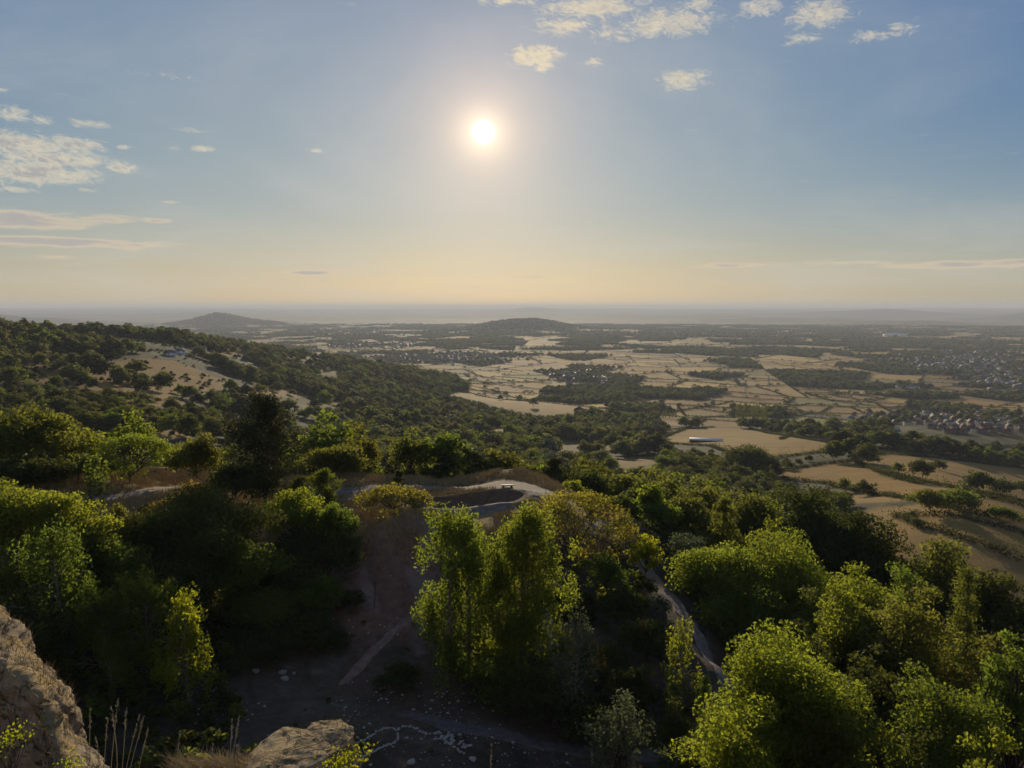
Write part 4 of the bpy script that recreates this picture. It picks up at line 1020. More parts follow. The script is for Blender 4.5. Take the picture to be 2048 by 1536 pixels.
# undergrowth and dry grass on the near ground
def near_cover():
    x, y = grid_pts(48, 150, 1.5, 38); h = hgt(x, y); r = np.hypot(x, y); px = pxof(x, y); n = fbm2(x, y, 9, 3, 41); q = rng.uniform(size=len(x))
    pd = np.min([seg_dist(x, y, ln)-w for ln, w in PATHS.values()], axis=0)
    floor = (h < 195.4) & (px < 1330) & (px > 380); plat = (h > 199) & (r > 88) & (r < 134) & (px < 1330)
    bx, by = BOWL; bowl = np.hypot((x-bx)/9.5, (y-by)/4.6) < 1.25
    m = (pd > 1.0) & ~floor & ~bowl & (np.where(plat, (n > .66) & (q < .3), n > .40)) & (q < .8)
    m &= ~((np.abs(px-790) < 110) & (r > 76) & (r < 101) & (q < .93))
    S = np.stack([x, y, h, rng.uniform(.6, 2.2, len(x))*np.where(plat, .5, 1)], 1)[m]
    m2 = floor & (pd > .6) & (q < .16) & (n > .45)
    S = np.concatenate([S, np.stack([x, y, h, rng.uniform(.15, .6, len(x))], 1)[m2]])
    sv = [lod('shrub', 61, 1.3, .9), lod('shrub', 62, 1.2, .9)]
    src, nv = make_src('undergrowth_source', sv, [LEAF['green'], LEAF['dark'], LEAF['olive'], LEAF['dark']])
    scatter('undergrowth', S, scl3(S[:, 3], g, 10., 1.2), src, nv, 6, 'low dark scrub and brambles between the quarry trees', 'undergrowth')
    # tufts
    x, y = grid_pts(60, 136, .8, 38); h = hgt(x, y); r = np.hypot(x, y); px = pxof(x, y); q = rng.uniform(size=len(x)); n = fbm2(x, y, 5, 3, 42)
    pd = np.min([seg_dist(x, y, ln)-w for ln, w in PATHS.values()], axis=0)
    m = (pd > .1) & (h > 198.6) & (r > 84) & (px < 1400) & (n > .38) & (q < .85) & (np.hypot((x-bx)/9.0, (y-by)/3.3) > 1.15)
    gg = np.random.RandomState(3); nb = 46
    c = gg.normal(size=(nb, 3))*np.array((.28, .28, 0)); a = gg.uniform(0, 6.28, nb); ln = gg.uniform(.25, .6, nb)
    d = np.stack([np.cos(a)*.35*ln, np.sin(a)*.35*ln, ln], 1); w = np.stack([-np.sin(a), np.cos(a), a*0], 1)*.022
    v = np.stack([c-w, c+w, c+d+w*.2, c+d-w*.2], 1).reshape(-1, 3)
    col = bpy.data.collections.new('grass_source'); o = bpy.data.objects.new('grass_source_00', mesh_np('tuft', v, np.arange(4*nb).reshape(-1, 4), M_straw)); col.objects.link(o)
    S = np.stack([x, y, h], 1)[m]; sc = np.repeat(rng.uniform(.7, 1.5, (len(S), 1)), 3, 1)
    scatter('dry_grass', S, sc, col, 1, 7, 'dry yellow grass on the plateau around the track', 'grass')
near_cover()

# ---------------------------------------------------------------- bench, stones, boulders
def bench():
    p = P(1015, 985, 113); x, y = p[0], p[1]; z = hz(x, y)
    e = bpy.data.objects.new('bench', None); COL.objects.link(e); e.location = (x, y, z); e.rotation_euler = (0, 0, R(4))
    tag(e, 'low pale bench with a thick top on two blocks beside the plateau track', 'bench')
    mt = mat('bench_wood', (.50, .43, .32), .7, .25, 3.0)
    v, f = box_vf(0, 0, .46, 1.9, .5, .12); o = link('seat', mesh_np('seat', v, f, mt), e); bv = o.modifiers.new('bevel', 'BEVEL'); bv.width = .02
    for s in (-.6, .6):
        v, f = box_vf(s, 0, -.1, .28, .42, .56); o = link('leg', mesh_np('leg', v, f, M_bark), e); bv = o.modifiers.new('bevel', 'BEVEL'); bv.width = .02
    v, f = box_vf(0, 0, .06, 1.7, .30, .1); link('footrail', mesh_np('footrail', v, f, M_bark), e)
bench()
def rock_mesh(seed, sub=3, k=.6):
    import bmesh
    bm = bmesh.new(); bmesh.ops.create_icosphere(bm, subdivisions=sub, radius=1)
    v = np.array([q.co for q in bm.verts]); n = fbm(v*1.1+seed*3.1, 4)
    v = v*(1+(n[:, None]-.5)*2*k); v = np.sign(v)*np.abs(v)**.9*np.array((1, .78, .5))
    for q, c in zip(bm.verts, v): q.co = c
    me = bpy.data.meshes.new('stone'); bm.to_mesh(me); bm.free(); me.materials.append(M_stone); return me
RM = [rock_mesh(s, 3) for s in range(5)]
def stone(px, py, size, label, group, name='stone'):
    p = unproj(px, py); s = size*rnd.uniform(.75, 1.3)
    o = link(name, RM[rnd.randrange(5)], None, (p[0], p[1], p[2]+.25*s), rnd.uniform(0, 6), s)
    tag(o, label, 'stone', group)
def along(pts, n):
    pts = np.array(pts, float); d = np.r_[0, np.cumsum(np.hypot(*np.diff(pts, axis=0).T))]; t = np.linspace(0, d[-1], n)
    return np.stack([np.interp(t, d, pts[:, 0]), np.interp(t, d, pts[:, 1])], 1)
sc_ = 300/2048.
def zp(pts): return [(690+a*sc_, 1420+b*sc_) for a, b in pts]
loops = [
    (zp([(110, 490), (220, 440), (330, 380), (400, 340), (440, 300), (520, 265), (590, 262), (650, 265), (690, 295)]), 24, .17, 'pale stone in the upper side of the long stone loop on the quarry floor', 'stones of the long loop, upper side'),
    (zp([(715, 330), (730, 385), (710, 430), (670, 465), (600, 485), (510, 520), (430, 565), (360, 595), (270, 640), (215, 670)]), 30, .19, 'pale stone in the lower side of the long stone loop on the quarry floor', 'stones of the long loop, lower side'),
    (zp([(160, 670), (190, 710), (210, 760)]), 4, .24, 'larger stone at the corner of the loop beside the foreground boulder', 'stones at the loop corner'),
    (zp([(740, 265), (780, 245), (880, 238), (930, 250), (975, 268), (1070, 320), (1165, 335)]), 10, .22, 'pale stone in the curved row joining the loop to the stone rings', 'stones of the joining row'),
    (zp([(1215, 345), (1250, 325), (1300, 325), (1335, 365), (1320, 395), (1275, 410), (1225, 405)]), 9, .22, 'pale stone of the left ring on the quarry floor', 'stones of the left ring'),
    (zp([(1395, 375), (1440, 365), (1480, 385), (1450, 420), (1480, 450), (1440, 475), (1400, 465), (1365, 440), (1365, 400)]), 13, .25, 'pale stone of the crowded middle ring on the quarry floor', 'stones of the middle ring'),
    (zp([(1550, 485), (1580, 440), (1625, 465), (1600, 520), (1650, 510), (1710, 505)]), 8, .24, 'pale stone of the broken right cluster on the quarry floor', 'stones of the right cluster'),
    (zp([(1480, 510), (1530, 545), (1580, 580), (1620, 610)]), 7, .17, 'pale stone of the short slanting row below the rings', 'stones of the slanting row'),
]
for pts_, n, s, lb, gr in loops:
    for (px, py) in along(pts_, n): stone(px+rnd.uniform(-1, 1), py+rnd.uniform(-.8, .8), s*.68, lb, gr)
for px, py, s, lb in ((566, 1346, .42, 'upper pale boulder of the group on the shaded quarry floor'), (570, 1360, .40, 'lower pale boulder of the group on the shaded quarry floor'), (441, 1378, .48, 'white boulder by the foot of the bright young birch'), (588, 1347, .25, 'small pale stone right of the boulder group'), (424, 1384, .26, 'small pale stone left of the white boulder'), (512, 1343, .3, 'grey stone left of the boulder group on the quarry floor'), (822, 1528, .3, 'pale stone alone at the bottom edge right of the big boulder'), (945, 1520, .28, 'lone pale stone right of the stone rings')):
    stone(px, py, s, lb, None, 'boulder')
for i, (px, py) in enumerate(((1088, 1225), (1093, 1237), (1098, 1250), (1090, 1262), (1100, 1270), (1104, 1285), (1096, 1243), (1108, 1298))):
    stone(px, py, .75, 'large pale boulder in the row climbing right of the birch pair', 'boulders right of the birch pair', 'boulder')
# rubble strewn on the floor
x, y = grid_pts(50, 98, .5, 24); h = hgt(x, y); px_ = pxof(x, y); q = rng.uniform(size=len(x)); n = fbm2(x, y, 5, 3, 51)
m = (h < 199) & (px_ < 1180) & (q < np.where(h < 195.2, .6, .35)*sstep(n, .40, .68)) ; S = np.stack([x, y, h+.02], 1)[m]
col = bpy.data.collections.new('rubble_source')
for i in range(3): col.objects.link(bpy.data.objects.new(f'rubble_source_{i:02d}', RM[i]))
scatter('rubble', S, np.repeat(.03+.13*rng.uniform(0, 1, (len(S), 1))**3, 3, 1), col, 3, 8, 'small pale rubble strewn over the shaded quarry floor', 'rubble')

# ---------------------------------------------------------------- foreground rock
def rockmat(name, base, dark, grass, gk=.5):
    m = bpy.data.materials.new(name); m.use_nodes = True; b = NB(m.node_tree); p = m.node_tree.nodes['Principled BSDF']
    pos = b.new('ShaderNodeTexCoord').outputs['Object']
    n1 = b.noise(pos, 3.0, 8, .65); n2 = b.noise(pos, 16.0, 10, .75); n3 = b.noise(pos, 1.6, 5, .6)
    vo = b.m('ABSOLUTE', b.m('SUBTRACT', b.noise(b.new('ShaderNodeVectorMath', {0: pos, 1: (1, 1, 2.2)}, operation='MULTIPLY').outputs[0], 2.2, 7, .6, .8), .5))
    c = b.mix(b.ss(n1, .35, .65), dark, base); c = b.mix(b.ss(n2, .45, .7), c, tuple(min(1, q*1.35) for q in base))
    c = b.mix(b.m('MULTIPLY', b.ss(vo, .02, .0), .7), c, tuple(q*.35 for q in dark))
    up = b.new('ShaderNodeSeparateXYZ', {0: b.new('ShaderNodeNewGeometry').outputs['Normal']}).outputs[2]
    c = b.mix(b.m('MULTIPLY', b.m('MULTIPLY', b.ss(up, .25, .7), b.ss(n3, .38, .56)), gk), c, grass)
    b.put(p.inputs['Base Color'], c); b.put(p.inputs['Roughness'], .95); b.put(p.inputs['Specular IOR Level'], .15)
    hh = b.m('ADD', b.m('MULTIPLY', n2, .6), b.m('MULTIPLY', b.ss(vo, 0, .03), .5))
    b.put(p.inputs['Normal'], b.new('ShaderNodeBump', {'Strength': 1.0, 'Distance': .05, 'Height': hh}).outputs[0])
    return m
M_cliff = rockmat('limestone_face', (.33, .27, .19), (.13, .105, .08), (.36, .25, .10), .85)
M_boulder = rockmat('limestone_boulder', (.40, .31, .18), (.20, .155, .11), (.36, .26, .11), .4)
def spline(pts, n):
    pts = np.array(pts, float); return np.stack([np.interp(np.linspace(0, 1, n), np.linspace(0, 1, len(pts)), pts[:, k]) for k in range(pts.shape[1])], 1)
def disp(v, seed, k1, k2):
    n = fbm(v*1.7+seed, 4)-.5; n2 = fbm(v*6+seed, 4)-.5
    blk = (np.floor(fbm(v*2.2+seed+9, 2)*9)/9-.5)
    n3 = fbm(v*17+seed, 3)-.5
    return n*k1+n2*k2+n3*k2*.7+blk*k1*.9
def rock_sheet(name, rows, nu, nv, m, seed, k1, k2, label):
    """rows: list of 3-D polylines (same length) from far foot over the crest to the near foot"""
    Rr = np.stack([spline(r, nu) for r in rows]); T_ = np.linspace(0, len(rows)-1, nv)
    i0 = np.clip(T_.astype(int), 0, len(rows)-2); ft = (T_-i0)[:, None, None]; V = Rr[i0]*(1-ft)+Rr[i0+1]*ft
    du = np.gradient(V, axis=1); dv = np.gradient(V, axis=0); N = np.cross(du, dv); N /= np.linalg.norm(N, axis=2, keepdims=True)+1e-9
    d = disp(V, seed, k1, k2)[..., None]; V = V+N*d+np.array((0, 0, 1))*(d*.4)
    i = np.arange(nv-1)[:, None]*nu; j = np.arange(nu-1)[None]; f = np.stack([i+j, i+j+1, i+nu+j+1, i+nu+j], -1).reshape(-1, 4)
    o = V.reshape(-1, 3).mean(0)
    ob = link(name, mesh_np(name, V.reshape(-1, 3)-o, f, m, None, True), None, o); tag(ob, label, 'rock'); return V
def PD(px, py, d): v = pxdir(px, py)*d; return np.array((v.x, v.y, CZ+v.z))
edge = [(-260, 1120), (-60, 1175), (2, 1216), (14, 1243), (40, 1250), (58, 1292), (82, 1326), (106, 1330), (110, 1365), (124, 1400), (133, 1440), (142, 1470), (168, 1490), (184, 1530), (186, 1600), (190, 1700)]
ds = np.linspace(9.2, 6.6, len(edge))
crest = [PD(a, b, d) for (a, b), d in zip(edge, ds)]
band = [(-330, 1260), (-160, 1290), (-60, 1300), (-20, 1318), (10, 1330), (30, 1345), (52, 1362), (72, 1382), (86, 1398), (98, 1420), (108, 1450), (114, 1485), (122, 1520), (130, 1560), (136, 1620), (140, 1720)]
low = [PD(a, b, d-.95) for (a, b), d in zip(band, ds)]
back = [c+np.array((-.15, .35, -.45)) for c in crest]; back2 = [c+np.array((-.2, .8, -7)) for c in crest]
wall = [c+np.array((-.05, -.05, -1.2)) for c in low]; wall2 = [c+np.array((-.05, -.05, -4)) for c in low]
cliffV = rock_sheet('rock_face', [back2, back, crest, low, wall, wall2], 150, 170, M_cliff, 2.0, .22, .11, 'weathered limestone rock face with dry grass on top in the bottom left corner')
ZT = 227.15
def onz(px, py, z=ZT): d = pxdir(px, py); t = (z-CZ)/d.z; return np.array((d.x*t, d.y*t, z))
def boulder():
    # seen outline of the block's flat top, front edge to back edge
    bk = [(470, 1556), (502, 1498), (520, 1480), (566, 1446), (590, 1449), (613, 1452), (622, 1437), (650, 1434), (682, 1430), (706, 1446)]
    fr = [(500, 1575), (560, 1560), (600, 1545), (620, 1535), (645, 1522), (660, 1512), (672, 1505), (684, 1495), (698, 1482), (709, 1470)]
    B = [onz(*q) for q in bk]; Fr = [onz(*q) for q in fr]
    B = [b_+np.array((0, 0, -.03)) for b_ in B]
    mid = [(a+b_)/2+np.array((0, 0, .03)) for a, b_ in zip(B, Fr)]
    dn = [b_+np.array((0, .10, -2.4)) for b_ in B]; fd = [b_+np.array((.03, -.03, -.5)) for b_ in Fr]; fd2 = [b_+np.array((.03, 0, -2.4)) for b_ in Fr]
    V = rock_sheet('boulder', [dn, B, mid, Fr, fd, fd2], 130, 150, M_boulder, 5.0, .05, .055, 'square pale boulder with sunlit top at the bottom edge left of centre')
    return V
boulV = boulder()
# ledge of dry turf at the cliff edge under the camera
def ledge():
    xs = np.linspace(-3.6, .2, 60); ys = np.linspace(1.2, 5.2, 70); X, Y = np.meshgrid(xs, ys)
    Z = 227.15+(fbm2(X, Y, .7, 4, 60)-.5)*.30-3.0*sstep(Y+.3*np.maximum(0, np.abs(X+1.75)-.3)+.25*(fbm2(X, Y, .5, 3, 61)-.5), 4.38, 4.85)
    v = np.stack([X, Y, Z], -1).reshape(-1, 3); n, m = X.shape; i = np.arange(n-1)[:, None]*m; j = np.arange(m-1)[None]
    f = np.stack([i+j, i+j+1, i+m+j+1, i+m+j], -1).reshape(-1, 4)
    tag(link('cliff_ledge', mesh_np('cliff_ledge', v, f, M_cliff, None, True)), kind='structure'); return v
ledge()
def blades(name, bases, lens, label, m, w=.004, lean=.35, seed=1):
    gg = np.random.RandomState(seed); parts = []
    for p, L in zip(bases, lens):
        a = gg.uniform(0, 6.28); k = gg.uniform(.1, lean)*L
        e = np.array((math.cos(a)*k, math.sin(a)*k, L)); q = np.array((-math.sin(a), math.cos(a), 0))*w*gg.uniform(.6, 1.3)
        mid = p+e*.5+np.array((0, 0, L*.08))
        parts.append((np.array([p-q, p+q, mid+q*.7, mid-q*.7, p+e]), None))
    V = []; Fq = []; n = 0
    for v, _ in parts: V.append(v); Fq += [(n, n+1, n+2, n+3), (n+3, n+2, n+4, n+4)]; n += 5
    Fq = np.array(Fq); V = np.concatenate(V)
    V2 = V[Fq].reshape(-1, 3)
    me = mesh_np(name, V2, np.arange(len(V2)).reshape(-1, 4), m); me.validate()
    return tag(link(name, me), label, 'grass', None, 'stuff')
gg = np.random.RandomState(77)
bs = []
for k in range(2200):
    px, py = gg.uniform(340, 560), gg.normal(1545, 14); bs.append(onz(px, max(py, 1522), ZT-.06))
for k in range(70): bs.append(boulV[gg.randint(40, 90), gg.randint(5, 120)]-np.array((0, 0, .01)))
blades('dry_turf', bs, gg.uniform(.03, .11, len(bs)), 'dry straw grass tufts along the cliff edge and boulder', M_straw, .0018, 1.5)
bs = [cliffV[gg.randint(60, 104), gg.randint(8, 118)]-np.array((0, 0, .02)) for k in range(1500)]
blades('cliff_grass', bs, gg.uniform(.03, .09, len(bs)), 'golden dry grass growing on top of the rock face', M_straw, .003, 1.2, 5)
def stalk(px0, py0, px1, py1, d, label, group=None):
    a, b_ = PD(px0, py0, d), PD(px1, py1, d+.05); e = bpy.data.objects.new('grass_stalk', None); COL.objects.link(e); e.location = a; tag(e, label, 'grass stalk', group)
    g_ = np.random.RandomState(int(px1*3+py1)); q = bend(np.zeros(3), b_-a, g_, .05, 8); v, f = tube(q, np.linspace(.0022, .0012, 8), 5); link('stem', mesh_np('stem', v, f, M_straw, None, True), e)
    dr = (q[-1]-q[-3]); dr /= np.linalg.norm(dr); n = 34; t = g_.uniform(0, 1, n); c = q[-1]+dr*(t[:, None]*.10-.04)+g_.normal(size=(n, 3))*.0025
    v, f = leaves(g_, c, .008, 0, .28, 0, dr*3); link('seed_head', mesh_np('seed_head', v, f, M_seed), e)
for (a, b_, c, d, e, lb) in [(183, 1620, 180, 1440, 4.6, 'leftmost tall grass stalk beside the rock face'), (195, 1640, 213, 1462, 4.4, 'second grass stalk right of the rock face'), (215, 1640, 233, 1425, 4.2, 'tallest grass stalk with a long seed head'), (212, 1640, 226, 1440, 4.3, 'grass stalk just left of the tallest one'), (232, 1640, 251, 1442, 4.2, 'grass stalk just right of the tallest one'), (240, 1640, 272, 1456, 4.2, 'leaning grass stalk with forked head'), (246, 1650, 281, 1458, 4.3, 'rightmost leaning stalk of the tall bunch'), (262, 1650, 290, 1483, 4.2, 'shorter stalk standing right of the tall bunch'), (348, 1640, 358, 1486, 4.0, 'single thin stalk right of the tall bunch'), (455, 1620, 463, 1464, 3.9, 'grass stalk with bent head left of the boulder'), (458, 1620, 474, 1460, 3.9, 'stalk crossing the bent one left of the boulder'), (975, 1640, 982, 1512, 4.2, 'lone pale grass stalk on the bottom edge in the middle'), (420, 1620, 425, 1510, 4.0, 'short stalk on the turf left of the boulder'), (200, 1640, 196, 1500, 4.4, 'broken pale stalk at the foot of the rock face')]:
    stalk(a, b_, c, d, e, lb)
def sprig(px, py, d, n, sz, label):
    c0 = PD(px, py, d); e = bpy.data.objects.new('leafy_plant', None); COL.objects.link(e); e.location = c0-np.array((0, 0, .12)); tag(e, label, 'plant')
    g_ = np.random.RandomState(int(px)); c = g_.normal(size=(n, 3))*np.array((.055, .05, .022))*sz+np.array((0, 0, .12)); c[:, 2] += c[:, 0]*.35
    v, f = leaves(g_, c, .009, 0, .6); link('leaves', mesh_np('leaves', v, f, LEAF['lime'], {'tint': ('FLOAT', 'FACE', g_.uniform(0, 1, n))}), e)
    T_ = [tube(bend(np.array((0, 0, -.1)), q, g_, .08, 4), np.linspace(.003, .001, 4), 4) for q in c[:14]]; v, f = cat_v(T_); link('stem', mesh_np('stem', v, f, M_bark), e)
sprig(686, 1522, 3.7, 330, 1.0, 'small bright yellow-green plant in front of the boulder')
sprig(14, 1478, 5.2, 240, 1.2, 'small green plant on the rock face at the left edge')
sprig(120, 1545, 4.6, 190, 1.0, 'small green plant below the rock face at the bottom edge')

# ---------------------------------------------------------------- buildings
def gable(w, d, h, rh, over=.3):
    """wall (with gable ends) and roof as two meshes, long axis x"""
    x, y = w/2, d/2
    wv = np.array([(-x, -y, -1), (x, -y, -1), (x, y, -1), (-x, y, -1), (-x, -y, h), (x, -y, h), (x, y, h), (-x, y, h), (-x, 0, h+rh), (x, 0, h+rh)], float)
    wf = np.array([(0, 1, 5, 4), (2, 3, 7, 6), (1, 2, 6, 5), (3, 0, 4, 7), (5, 6, 9, 9), (7, 4, 8, 8)])
    X, Y, t = x+over, y+over, .25; k = rh/y*over
    rv = np.array([(-X, -Y, h-k), (X, -Y, h-k), (X, 0, h+rh), (-X, 0, h+rh), (-X, Y, h-k), (X, Y, h-k)], float); rv[:, 2] += .05
    rv = np.concatenate([rv, rv+np.array((0, 0, t))])
    rf = np.array([(6, 7, 8, 9), (9, 8, 11, 10), (3, 2, 1, 0), (4, 5, 2, 3), (0, 1, 7, 6), (5, 4, 10, 11), (0, 6, 9, 3), (3, 9, 10, 4), (1, 2, 8, 7), (2, 5, 11, 8)])
    return (wv, wf), (rv, rf)
_h = {}
def house(name, label, cat, loc, rz, w, d, h, rh, mw, mr, group=None, detail=True):
    key = (w, d, h, rh, mw.name, mr.name)
    if key not in _h:
        (wv, wf), (rv, rf) = gable(w, d, h, rh)
        a = mesh_np('wall', wv, wf, mw); a.validate(); parts = {'wall': a, 'roof': mesh_np('roof', rv, rf, mr)}
        if detail:
            v, f = box_vf(w*.3, 0, h+rh*.5, .8, .6, rh*.5+1.0); parts['chimney'] = mesh_np('chimney', v, f, mw)
            W_ = []
            for sx in (-.28, .28):
                for zz in (1.0, 3.4): W_.append(box_vf(w*sx, -d/2-.01, zz, 1.5, .08, 1.2)); W_.append(box_vf(w*sx, d/2+.01, zz, 1.5, .08, 1.2))
            parts['window'] = [mesh_np('window', v_, f_, M_win) for v_, f_ in W_]
            v, f = box_vf(0, -d/2-.01, 0, 1.0, .1, 2.1); parts['door'] = mesh_np('door', v, f, M_bark)
        _h[key] = parts
    e = bpy.data.objects.new(name, None); COL.objects.link(e); e.location = loc; e.rotation_euler = (0, 0, rz); tag(e, label, cat, group)
    for k, me in _h[key].items():
        for q in (me if isinstance(me, list) else [me]): link(k, q, e)
    return e
rnd = random.Random(4)
rows = [(826, 1790, 2048, 10), (832, 1700, 2050, 17), (840, 1690, 2050, 17), (849, 1720, 2050, 16), (858, 1860, 2050, 10), (866, 1880, 2050, 9), (835, 1730, 1990, 9)]
for k, (py, x0, x1, n) in enumerate(rows):
    for i in range(n):
        px = x0+(x1-x0)*(i+rnd.uniform(.2, .8))/n; p = unproj(px, py+rnd.uniform(-1.5, 1.5)); lit = rnd.random() < .35  # flag for cream-coloured walls at random, else brick
        mw = M_cream if lit else M_brick; mr = M_roofred if rnd.random() < .7 else M_roofgrey
        w, d = rnd.choice(((9.5, 7.5), (12.0, 8.0), (8.0, 7.0)))
        lb = f"{'cream' if lit else 'brick'} house with {'red-brown' if mr is M_roofred else 'grey'} roof in the {'back' if py < 835 else 'middle' if py < 855 else 'front'} rows of the right-hand housing estate"
        house('house', lb, 'house', (p[0], p[1], p[2]-.2), rnd.choice((R(35), R(125), R(20), R(80))), w, d, 5.2, 3.0, mw, mr, 'houses of the estate at the right')
for px, py, lb in ((342, 712, 'leftmost white house among trees on the left hillside'), (360, 708, 'second white house among trees on the left hillside'), (393, 706, 'third white house among trees on the left hillside'), (405, 703, 'rightmost white house among trees on the left hillside')):
    p = unproj(px, py); house('house', lb, 'house', (p[0], p[1], p[2]-.8), rnd.uniform(0, 3), 11.0, 8.0, 5.2, 3.0, M_white, M_roofgrey)
def barn(px, py, L, D, h, rz, mr, mw, label, rh=1.8, lift=0):
    p = unproj(px, py); house('barn', label, 'barn', (p[0], p[1], p[2]+lift), rz, L, D, h, rh, mw, mr, None, False)
barn(1412, 884, 38., 11., 2.6, R(-12), M_sheet, M_bark, 'long low barn with white sheet roof in the straw field', 1.6)
barn(1275, 882, 22., 12., 3.5, R(-10), M_sheetgrey, M_white, 'farm shed with pale lit wall in the trees right of the pylon', 1.6)
barn(1308, 884, 24., 18., 5.0, R(70), M_sheetgrey, M_cream, 'larger grey-roofed farm barn beside the pale shed', 3.0)
barn(1232, 848, 18., 9., 3.5, R(10), M_sheet, M_white, 'small white-roofed shed above the row of poplars', 1.6, 3)
barn(1420, 786, 55., 20., 5., R(-5), M_sheetgrey, M_steel, 'long grey farm sheds in the fields left of the pylon', 3.)
barn(1385, 781, 30., 14., 5., R(5), M_sheetgrey, M_cream, 'pale farm building left of the long grey sheds', 3.)
barn(1250, 800, 36., 14., 4., R(-8), M_roofgrey, M_cream, 'grey-roofed farm buildings among trees above the pale field', 3., 1)
barn(1815, 778, 60., 14., 6., R(-8), M_roofgrey, M_cream, 'long grey building behind the wood on the right', 3., 1)
barn(2005, 762, 110., 24., 7., R(-4), M_sheet, M_steel, 'long white-roofed warehouse in the town at the right edge', 2., 1)
barn(1965, 914, 22., 8., 3., R(-15), M_sheet, M_white, 'white shed by the field hedge at the right', 1.2, 1)
barn(1985, 918, 10., 7., 3., R(10), M_sheet, M_white, 'small white outbuilding right of the white shed', 1.2, 1)
barn(1790, 871, 12., 8., 4.6, R(15), M_roofgrey, M_white, 'white cottage left of the estate below the trees', 2.6, 1)
barn(1745, 871, 14., 7., 4., R(-10), M_roofgrey, M_cream, 'pale cottage in the trees left of the white one', 2.4, 1)
barn(1790, 672, 170., 60., 14., R(-3), M_sheet, M_white, 'bright glinting hangar far out on the plain at right', 6.)  # glint of the far roof put into pale wall and roof colours
barn(1545, 846, 16., 9., 4.6, R(-20), M_roofgrey, M_white, 'white house in the garden trees below the poplar row', 2.6, 1)
# village and town far off: countless roofs
def town():
    gw, gr, k = [], [], 0
    R_ = np.random.RandomState(8)
    spec = [(900, 716, 110, 9, 120), (1150, 750, 60, 11, 45), (1930, 725, 120, 22, 280), (2000, 758, 60, 22, 120), (1215, 760, 30, 6, 20), (760, 690, 90, 8, 60), (700, 668, 120, 5, 60), (1400, 668, 300, 6, 60)]
    gw2 = []
    for cx, cy, w, h, n in spec:
        for i in range(n):
            px, py = cx+R_.normal()*w*.5, cy+R_.normal()*h*.5
            if px > 2080: continue
            d = pxdir(px, py)
            if d.z >= -.005: continue
            t = (CZ-4)/-d.z; x, y = d.x*t, d.y*t; z = hz(x, y)
            if z > 45: continue
            s = 1+math.hypot(x, y)/6000
            (wv, wf), (rv, rf) = gable(R_.uniform(8, 15)*s, R_.uniform(7, 9)*s, 5.2*s, 3.*s); a = R_.uniform(0, 3.14); c, s2 = math.cos(a), math.sin(a)
            def tr(v): return np.stack([v[:, 0]*c-v[:, 1]*s2+x, v[:, 0]*s2+v[:, 1]*c+y, v[:, 2]+z], 1)
            (gw if R_.uniform() < .8 else gw2).append((tr(wv), wf)); gr.append((tr(rv), rf))
    e = bpy.data.objects.new('town', None); COL.objects.link(e); e.location = (2200, 3400, 0); tag(e, 'countless far house roofs of the villages and town on the plain', 'town', None, 'stuff')
    for nm, L, m in (('brick_walls', gw, M_brick), ('pale_walls', gw2, M_white), ('roofs', gr, M_roofgrey)):
        v, f = cat_v(L); me = mesh_np(nm, v-np.array((2200, 3400, 0)), f, m); me.validate(); o = link(nm, me, e); o['kind'] = 'stuff'
town()
# pylons
def pylon(px, base_py, r, H, label, top_py=None, rz=.3, arm=1.0):
    if r: p = P(px, 800, r)[:2]; z = hz(*p)
    else: q = unproj(px, base_py); p, z = q[:2], q[2]
    e = bpy.data.objects.new('pylon', None); COL.objects.link(e); e.location = (p[0], p[1], z); e.rotation_euler = (0, 0, rz); tag(e, label, 'pylon')
    th = max(.10, .00011*math.hypot(*p)); B = H*.11; T_ = []
    lv = np.linspace(0, 1, 8)
    def corner(t, i): w = B*(1-t)**1.0*.95+.35; sx, sy = ((-1, -1), (1, -1), (1, 1), (-1, 1))[i % 4]; return np.array((sx*w, sy*w, H*t))
    for i in range(4):
        T_.append(tube([corner(0, i)-np.array((0, 0, 1)), corner(.5, i), corner(1, i)], [th]*3, 4))
        for a, b_ in zip(lv[:-1], lv[1:]):
            T_.append(tube([corner(a, i), corner(b_, i+1)], [th*.6]*2, 3)); T_.append(tube([corner(a, i+1), corner(b_, i)], [th*.6]*2, 3))
    v, f = cat_v(T_); link('tower', mesh_np('tower', v, f, M_steel), e)
    for t, L in ((.66, .15), (.80, .19), (.93, .14)):
        for s in (-1, 1):
            x = s*H*L*arm; z_ = H*t
            v, f = cat_v([tube([(0, -.4, z_), (x, 0, z_+.3)], [th*.7]*2, 4), tube([(0, .4, z_), (x, 0, z_+.3)], [th*.7]*2, 4), tube([(0, 0, z_+H*.04), (x, 0, z_+.3)], [th*.6]*2, 4)])
            a = link('crossarm', mesh_np('crossarm', v, f, M_steel), e)
            v, f = tube([(x, 0, z_+.2), (x, 0, z_-H*.05)], [max(.16, th*1.5)]*2, 6); link('insulator', mesh_np('insulator', v, f, M_glint), a)
pylon(1100, 0, 455, 27, 'nearest pylon with glinting insulators in front of the dark wood right of centre')
pylon(685, 0, 520, 27, 'pylon with pale insulators in the dark wood right of the tall pine')
pylon(1317, 0, 1000, 36, 'pylon with white insulators above the larger farm barn')
pylon(1491, 795, None, 42, 'tall lattice pylon standing in the straw field in the middle distance')
pylon(1456, 760, None, 40, 'faint pylon far behind left of the tall lattice one')
pylon(1537, 779, None, 38, 'thin pylon right of the tall lattice one')
pylon(1425, 815, None, 36, 'pylon in the field left of the poplar row')
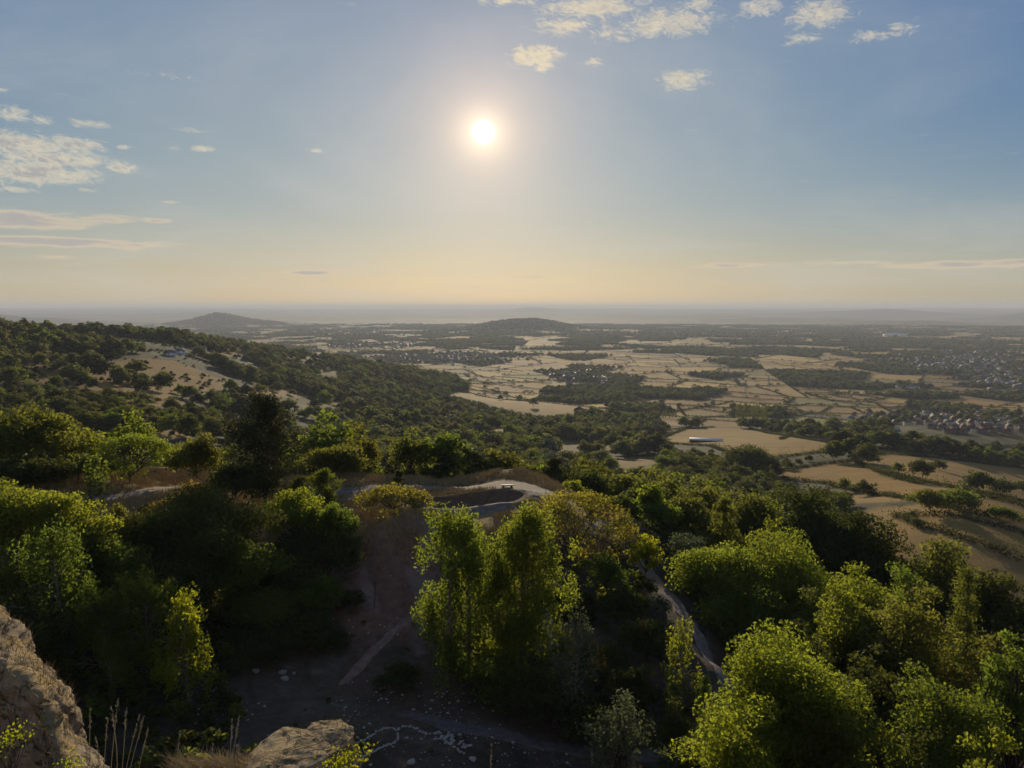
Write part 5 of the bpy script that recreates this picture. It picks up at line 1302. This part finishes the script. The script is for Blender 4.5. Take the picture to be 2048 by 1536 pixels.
# poplar rows and larger known trees of the middle distance
pm = [tree_mesh('poplar', 22., 5.5, 700+i, .7, .8, M_barkpale) for i in range(3)]
def poprow(x0, x1, py, n, H, leaf, label, group):
    for i in range(n):
        px = x0+(x1-x0)*i/max(1, n-1)+rnd.uniform(-1.5, 1.5); p = unproj(px, py+rnd.uniform(-.6, .6)); cm, tm = pm[rnd.randrange(3)]
        s = H/22*rnd.uniform(.9, 1.1); put_tree('poplar_tree', label, 'tree', (p[0], p[1], p[2]-.3), rnd.uniform(0, 6), (s*1.25, s*1.25, s), cm, tm, leaf, group)
poprow(1474, 1528, 837, 12, 27, 'far_light', 'slim poplar in the pale row left of the garden trees on the plain', 'poplars of the pale row')
poprow(1632, 1662, 834, 4, 13, 'far_light', 'thin young poplar at the lower edge of the straw field', 'young poplars at the field edge')
poprow(960, 1018, 902, 8, 17, 'green', 'tall dark poplar in the row above the pylon wood', 'poplars left of the nearest pylon')
poprow(1095, 1240, 880, 22, 17, 'far_light', 'poplar in the long plantation row behind the nearest pylon', 'poplars of the long plantation')
poprow(1280, 1352, 836, 12, 15, 'far_light', 'poplar in the plantation behind the white-insulator pylon', 'poplars of the far plantation')
# river glint far left
def river():
    pts_ = [(95, 629.5), (160, 628.5), (225, 628.0)]; a = [pxdir(*q) for q in pts_]; rr_ = (21000, 21500, 22000); V = []
    for d, r in zip(a, rr_):
        k = math.hypot(d.x, d.y)
        for q in (0, 1500): V.append((d.x/k*(r+q), d.y/k*(r+q), 0))
    V = np.array(V); z = hgt(V[:, 0], V[:, 1]).max()+3; V[:, 2] = z
    m = bpy.data.materials.new('water'); m.use_nodes = True; p = m.node_tree.nodes['Principled BSDF']; p.inputs['Base Color'].default_value = (.1, .12, .13, 1); p.inputs['Roughness'].default_value = .08
    tag(link('river', mesh_np('river', V, np.array([(0, 2, 3, 1), (2, 4, 5, 3)]), m)), kind='structure')
river()

# ---------------------------------------------------------------- haze
def haze():
    me = bpy.data.meshes.new('haze'); v, f = box_vf(0, 0, -4, 94000, 94000, 341)
    me = mesh_np('haze', v, f); m = bpy.data.materials.new('haze'); m.use_nodes = True; nt = m.node_tree; nt.nodes.clear()
    b = NB(nt); pv = b.new('ShaderNodeVolumePrincipled', {'Color': (.70, .77, .87, 1), 'Density': 6.0e-5, 'Anisotropy': .1}); o = b.new('ShaderNodeOutputMaterial', {'Volume': pv.outputs[0]})
    me.materials.append(m); h = link('haze', me); tag(h, 'pale evening haze over the plain', 'haze', None, 'stuff')
haze()
